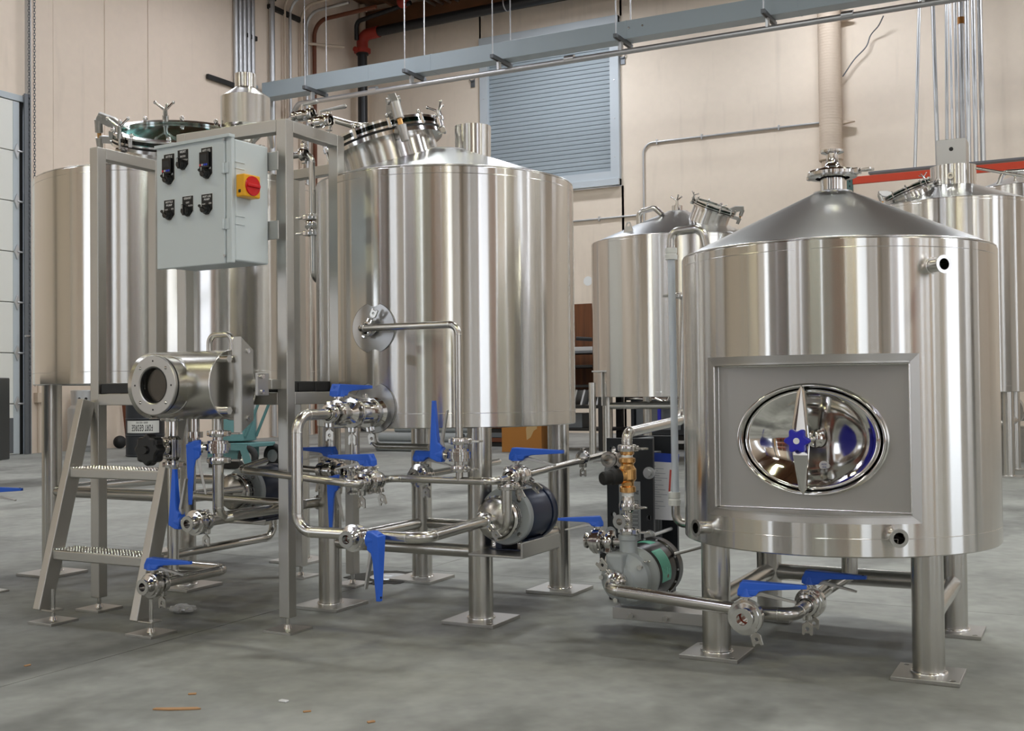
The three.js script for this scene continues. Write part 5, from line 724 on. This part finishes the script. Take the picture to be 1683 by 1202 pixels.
{ // conduits on the walls
  const wp = V(-9.486, 3.203, -21.72); single('wall_patch', 'round white filler patch on the cream wall beside the back tank', 'patch', cyl(V(wp.x, wp.y, ZB), V(wp.x, wp.y, ZB + 0.004), 0.1, 0.1, 28), M.white);
  const k = thing('wall_conduit', 'thin grey conduit with a rounded elbow across the cream wall', 'conduit'); const y = 5.97; part('conduit_run', pipe([V(-8.2, 1.5, ZB + 0.03), V(-8.2, y, ZB + 0.03), V(-4.58, y, ZB + 0.03)], 0.02, 0.22, 12), M.galv, k); for (const x of [-7.9, -6.95, -5.4]) part('conduit_strap', rb(0.03, 0.1, 0.05, x, y, ZB + 0.025), M.galv, k);
  const k2 = thing('wall_conduit', 'thin grey conduit passing level behind the middle tank rim', 'conduit'); part('conduit_run', pipe([V(-12.2, 4.46, ZB + 0.03), V(-8.25, 4.5, ZB + 0.03)], 0.02, 0.2, 12), M.galv, k2); part('conduit_strap', rb(0.03, 0.1, 0.05, -9.2, 4.49, ZB + 0.025), M.galv, k2);
  const g5 = ['leftmost of the five bundled conduits on the left wall', 'second of the five bundled conduits on the left wall', 'middle of the five bundled conduits on the left wall', 'fourth of the five bundled conduits on the left wall', 'rightmost of the five bundled conduits on the left wall'];
  for (let i = 0; i < 5; i++) single('bundled_conduit', g5[i], 'conduit', cyl(V(XL + 0.06, 0.02, -17.13 - i * 0.125), V(XL + 0.06, 9.9, -17.13 - i * 0.125), 0.05, 0.05, 14), M.galv, 'five bundled conduits');
  single('conduit_strap', 'galvanized strap holding the five bundled conduits', 'strap', rb(0.02, 0.06, 0.66, XL + 0.12, 7.1, -17.38), M.aluminium); single('strut_channel', 'dark strut channel sticking out left of the bundled conduits', 'strut', rb(0.06, 0.09, 0.78, XL + 0.05, 7.0, -16.72), M.dark);
  const pv = (label, px, r, y1, m, out) => { const z = V(-15, 7.846, -19.535).z; const zz = px; const pts = out ? [V(XL + 0.08, 0.02, zz), V(XL + 0.08, y1, zz), V(XL + out, y1 + 0.05, zz)] : [V(XL + 0.08, 0.02, zz), V(XL + 0.08, y1, zz)]; single('wall_pipe', label, 'pipe', pipe(pts, r, 0.35, 14), m, 'upright pipes on the left wall'); };
  pv('fat grey upright pipe right of the bundled conduits', -18.21, 0.06, 9.9, M.galv); pv('painted conduit beside the fat grey pipe, bending out under the roof', -18.62, 0.03, 9.3, M.paint, 1.5); pv('bare conduit beside the painted one, bending out under the roof', -18.8, 0.032, 9.22, M.galv, 1.5); pv('painted conduit nearest the brown pipe, bending out under the roof', -19.18, 0.03, 9.2, M.paint, 1.2); pv('bare conduit nearest the brown pipe, bending out under the roof', -19.36, 0.034, 9.1, M.galv, 1.2); pv('red-brown sprinkler pipe left of the black standpipe', -19.63, 0.045, 9.0, M.brown, 1.7); pv('beige pipe in the far corner behind the standpipe', -21.45, 0.07, 9.9, M.paint);
  for (const [z, y] of [[-18.2, 9.1], [-18.7, 8.9], [-19.6, 7.5], [-17.6, 8.1]]) single('pipe_bracket', { '-18.2': 'dark bracket high on the fat grey pipe', '-18.7': 'strut bracket behind the thin bending conduits', '-19.6': 'dark bracket on the red-brown pipe', '-17.6': 'dark wall socket fitting right of the bundled conduits' }[z], 'bracket', rb(0.09, 0.09, z === -18.7 ? 1.1 : 0.3, XL + 0.045, y, z), M.dark);
  const s = thing('standpipe', 'black fire standpipe with red elbow turning out along the roof', 'pipe'); const zs = -21.05, xs = XL + 0.35; part('riser', cyl(V(xs, 0.02, zs), V(xs, 8.7, zs), 0.11, 0.11, 24), M.pipeblack, s); part('red_elbow', [pipe([V(xs, 8.6, zs), V(xs, 9.03, zs), V(xs + 0.45, 9.06, zs)], 0.13, 0.18), rev([[0.11, 8.62], [0.19, 8.64], [0.19, 8.72], [0.11, 8.74]], 24).translate(xs, 0, zs), cyl(V(xs - 0.05, 8.68, zs + 0.1), V(xs - 0.05, 8.68, zs + 0.22), 0.06)], M.pipered, s, 'red cast elbow'); part('main_run', cyl(V(xs + 0.4, 9.06, zs), V(10, 9.35, zs), 0.11, 0.11, 24), M.pipeblack, s); part('branch', pipe([V(xs - 0.05, 8.9, zs + 0.15), V(xs - 0.02, 9.3, zs + 0.2), V(xs + 1.5, 9.45, zs + 0.3)], 0.05, 0.15), M.pipeblack, s); part('branch_cap', ball(V(xs + 1.3, 9.5, zs + 0.3), 0.14, 14), M.pipered, s); part('pipe_clamp', rev([[0.11, -0.04], [0.14, -0.03], [0.14, 0.03], [0.11, 0.04]], 24).translate(xs, V(-14.72, 8.621, -20.612).y, zs), M.dark, s); part('brace_strut', cyl(V(-14.74, 8.599, -20.364), V(-15.02, 8.441, -19.314), 0.03), M.paint, s); for (const x of [-11, -8, -5]) part('hanger_ring', bead(0.16, V(x, 9.15 + (x + 11) * 0.01, zs), X, 0.015), M.galv, s);
  const cz = [-19.4, -19.2, -19.0, -18.8]; for (let i = 0; i < 4; i++) single('roof_conduit', ['lowest of the four slanting roof conduits', 'second of the four slanting roof conduits', 'third of the four slanting roof conduits', 'top of the four slanting roof conduits'][i], 'conduit', cyl(V(-13.1 + i * 0.2, 9.62, -10), V(-13.1 + i * 0.2, 9.62, ZB + 0.1), 0.03, 0.03, 10), M.aluminium, 'four roof conduits');
}
{ // suspended wireway on trapeze hangers
  const z = -17.768, t = thing('wireway', 'long blue-grey wireway duct hung level below the roof', 'duct'); part('duct_body', rb(XR + 14.9, 0.31, 0.31, (XR - 14.9) / 2, 7.04, z - 0.16, 0.006), M.duct, t); for (const x of [-12.3, -10.9, -7.0, -4.1]) part('duct_joint', rb(0.02, 0.318, 0.318, x, 7.04, z - 0.16, 0.004), M.duct, t); for (const x of [-6.7, -6.95]) part('joint_screw', ball(V(x, 7.06, z), 0.02, 8), M.chrome, t);
  const c = thing('hung_conduit', 'grey conduit hung under the blue-grey wireway', 'conduit'); part('conduit_run', pipe([V(-14.4, 6.25, z - 0.15), V(-13.9, 6.62, z + 0.1), V(XR, 6.66, z + 0.1)], 0.05, 0.25, 14), M.galv, c); for (const x of [-12.2, -8.1, -3.4]) part('coupling', cyl(V(x, 6.66, z + 0.1), V(x + 0.18, 6.66, z + 0.1), 0.06, 0.06, 14), M.aluminium, c);
  const lab = ['leftmost trapeze hanger under the wireway', 'second trapeze hanger from the left under the wireway', 'trapeze hanger crossing in front of the shutter', 'trapeze hanger just right of the shutter', 'trapeze hanger above the fat downpipe', 'trapeze hanger furthest right under the wireway'];
  [-13.55, -11.25, -9.4, -7.05, -4.55, -2.2].forEach((x, i) => { const h = thing('trapeze_hanger', lab[i], 'hanger', V(x, 0, z), 'wireway hangers'); part('strut', [rb(0.07, 0.07, 0.75, 0, 6.845, 0.0, 0.006)], M.steelpaint, h); part('strut_slot_shade', rb(0.03, 0.02, 0.74, 0, 6.812, 0.004), M.boreshade, h); for (const q of [0.33, -0.36]) part('hanger_rod', cyl(V(0, 6.84, q), V(0, 9.9, q), 0.011, 0.011, 8), M.galv, h); part('conduit_clip', rb(0.05, 0.16, 0.1, 0, 6.73, 0.1, 0.01), M.galv, h); });  // strut slot is a black strip painted as the shade within
}
// ---------------------------------------------------------------- on the floor and at the edge of the frame
{
  const o = V(-3.218, 0, -4.805), t = thing('floor_drain', 'round steel drain cover in a rough dark patch of floor', 'drain', o); const rp = []; for (let i = 0; i < 40; i++) { const a = i / 40 * 2 * Math.PI, r = 0.2 + rnd(-0.02, 0.025); rp.push([Math.cos(a) * r, Math.sin(a) * r]); } part('rough_patch', extr(rp, 0.003).rotateX(Math.PI / 2).translate(-0.02, 0.0015, 0.0), std('#6b6761', 0.9, 0, { map: floorMap }), t); part('drain_cover', rev([[0.1, 0.003], [0.1, 0.006], [0.096, 0.008], [0.02, 0.008], [0.012, 0.005], [0, 0.005]], 40), M.galv, t);
  const s = V(-3.535, -0, -3.674), sg = new THREE.IcosahedronGeometry(0.06, 3); { const p = sg.attributes.position; for (let i = 0; i < p.count; i++) { const n = 0.75 + 0.5 * vnoise(p.getX(i) * 60 + 9, p.getZ(i) * 60 + 9, 64, 64, 3); p.setXYZ(i, p.getX(i) * n, (p.getY(i) + 0.05) * 0.3 * n, p.getZ(i) * n * 0.8); } sg.computeVertexNormals(); } single('plastic_scrap', 'crumpled clear plastic scrap on the floor beside the ladder', 'litter', sg.translate(s.x, 0.004, s.z), std('#d9dadb', 0.2, 0, { transmission: 0.5, thickness: 0 }));
  const c = V(-2.483, 0, -2.553); single('cardboard_scrap', 'torn brown cardboard strip lying on the front floor', 'litter', extr([[-0.07, -0.006], [-0.02, -0.012], [0.03, -0.008], [0.075, 0.0], [0.06, 0.012], [0.0, 0.008], [-0.065, 0.006]], 0.004).rotateX(-Math.PI / 2).rotateY(0.45).translate(c.x, 0.003, c.z), M.scrap); for (const [q, l] of [[V(-3.357, 0, -2.733), 'tiny red-brown crumb on the floor left of the ladder'], [V(-1.875, 0, -2.699), 'tiny wood chip at the very front of the floor'], [V(-2.108, 0, -2.703), 'small tan chip beside the pale crumb'], [V(-2.56, 0, -2.702), 'thin tan splinter behind the cardboard strip']]) { const g = rb(rnd(0.012, 0.026), 0.005, rnd(0.006, 0.012), 0, 0, 0, 0.002); single('floor_crumb', l, 'litter', g.rotateY(rnd(0, 3)).translate(q.x, 0.0025, q.z), M.scrap, 'crumbs on the floor'); } const d = V(-2.243, 0, -2.761); single('paper_crumb', 'tiny pale crumb on the front floor', 'litter', rb(0.03, 0.006, 0.018, d.x, 0.003, d.z), M.paper);
  const e = V(-4.888, 0.83, -3.773), m = thing('edge_cabinet', 'dark steel cabinet cut off by the left edge of the frame', 'cabinet', V(e.x, 0, e.z)); m.rotation.y = 0.48; part('cabinet_body', rb(0.5, 0.42, 0.4, -0.25, 0.83, 0, 0.006), M.steelpaint, m); for (const x of [-0.45, -0.12]) part('cabinet_leg', rb(0.05, 0.62, 0.05, x, 0.31, -0.1), M.square, m); part('cabinet_knob', ball(V(-0.04, 0.8, 0.22), 0.03, 12), M.black, m); clamp(m, V(-0.045, 0.64, 0.19), Y, 0.03, V(0.4, -0.2, 1)); part('cabinet_pipe', cyl(V(-0.045, 0.62, 0.19), V(-0.3, 0.62, 0.19), 0.019), M.tube, m);
  const f = V(-4.718, 0.469, -3.644); valve('blue handle poking in at the left edge of the frame', V(f.x - 0.06, f.y - 0.07, f.z), Z, Y, V(0.9, 0, -0.3), { s: 1 }); const vv = scene.children[scene.children.length - 1]; part('valve_post', [cyl(V(0, -f.y + 0.07, 0), V(0, -0.03, 0), 0.02), rb(0.16, 0.01, 0.16, 0, -f.y + 0.075, 0)], M.tube, vv);
}

// ---------------------------------------------------------------- unseen props added behind the camera to streak the tank reflections
{
  const spots = [[-7.6, 8.6, 'navy'], [-1.6, 8.6, 'frame'], [2.4, 8.6, 'brown']], labs = ['unseen rack with dark blue loads, added for streaks in the tanks', 'unseen rack with black loads, added to darken the tank reflections', 'unseen rack with brown loads, added for streaks in the tanks'];
  spots.forEach(([x, z, m], i) => { const t = thing('reflection_rack', labs[i], 'rack', V(x, 0, z)); for (const q of [-1.4, 1.4]) for (const w of [-0.5, 0.5]) part('upright', rb(0.1, 4.6, 0.1, q, 2.3, w), M.rackgreen, t); for (const y of [0.15, 1.7, 3.2]) { part('rack_beam', rb(2.8, 0.12, 0.06, 0, y, -0.5), M.orange, t); for (const q of [-0.7, 0.7]) part('load', rb(1.1, 1.1, 0.9, q, y + 0.62, 0, 0.03), M[m], t); } });
  [[-5.2, 9.2], [4.8, 9.2], [11.2, -1.5]].forEach(([x, z], i) => { single('reflection_post', ['yellow post added for tank streaks, left of the black-loaded rack', 'yellow post added for tank streaks, right of the brown-loaded rack', 'yellow post added for tank streaks, by the right wall'][i], 'post', cyl(V(x, 0, z), V(x, 3.2, z), 0.12), M.yellow, 'added yellow posts'); });  // posts added only to put yellow streaks on the tanks
  single('reflection_block_red', 'tall red block added at the right wall for tank reflections', 'cabinet', rb(0.6, 2.6, 1.2, 11.4, 1.3, 0.6, 0.02), M.pipered); single('reflection_block_dark', 'tall black block added at the right wall to darken tank reflections', 'cabinet', rb(0.6, 3.2, 2.0, 11.4, 1.6, -10.5, 0.02), M.dark);  // both blocks are added, seen only as tones in the tank shells
}

{ // unseen columns added along the walls for streaks on the tanks
  [[-14.5, 5.5, 'white'], [-14.5, 0.5, 'dark'], [-9.9, 9.6, 'white'], [-6.9, 9.6, 'dark'], [1.6, 9.6, 'white'], [5.6, 9.6, 'steelpaint'], [11.5, 8.2, 'dark'], [11.5, 5.9, 'white'], [11.5, -3.4, 'white'], [11.5, -8.2, 'dark'], [11.5, -12.4, 'white']].forEach(([x, z, m], i) => { const c = thing(`trim_${i + 2}`, `${m === 'white' ? 'white' : 'dark'} steel column added at the wall for streaks in the tanks`, 'column', V(x, 0, z), 'added streak columns', 'structure'); part('column', [rb(0.28, HC - 0.4, 0.02, 0, HC / 2 - 0.2, 0.13), rb(0.28, HC - 0.4, 0.02, 0, HC / 2 - 0.2, -0.13), rb(0.02, HC - 0.4, 0.26, 0, HC / 2 - 0.2, 0)], M[m], c); });
}
renderer.render(scene, camera);
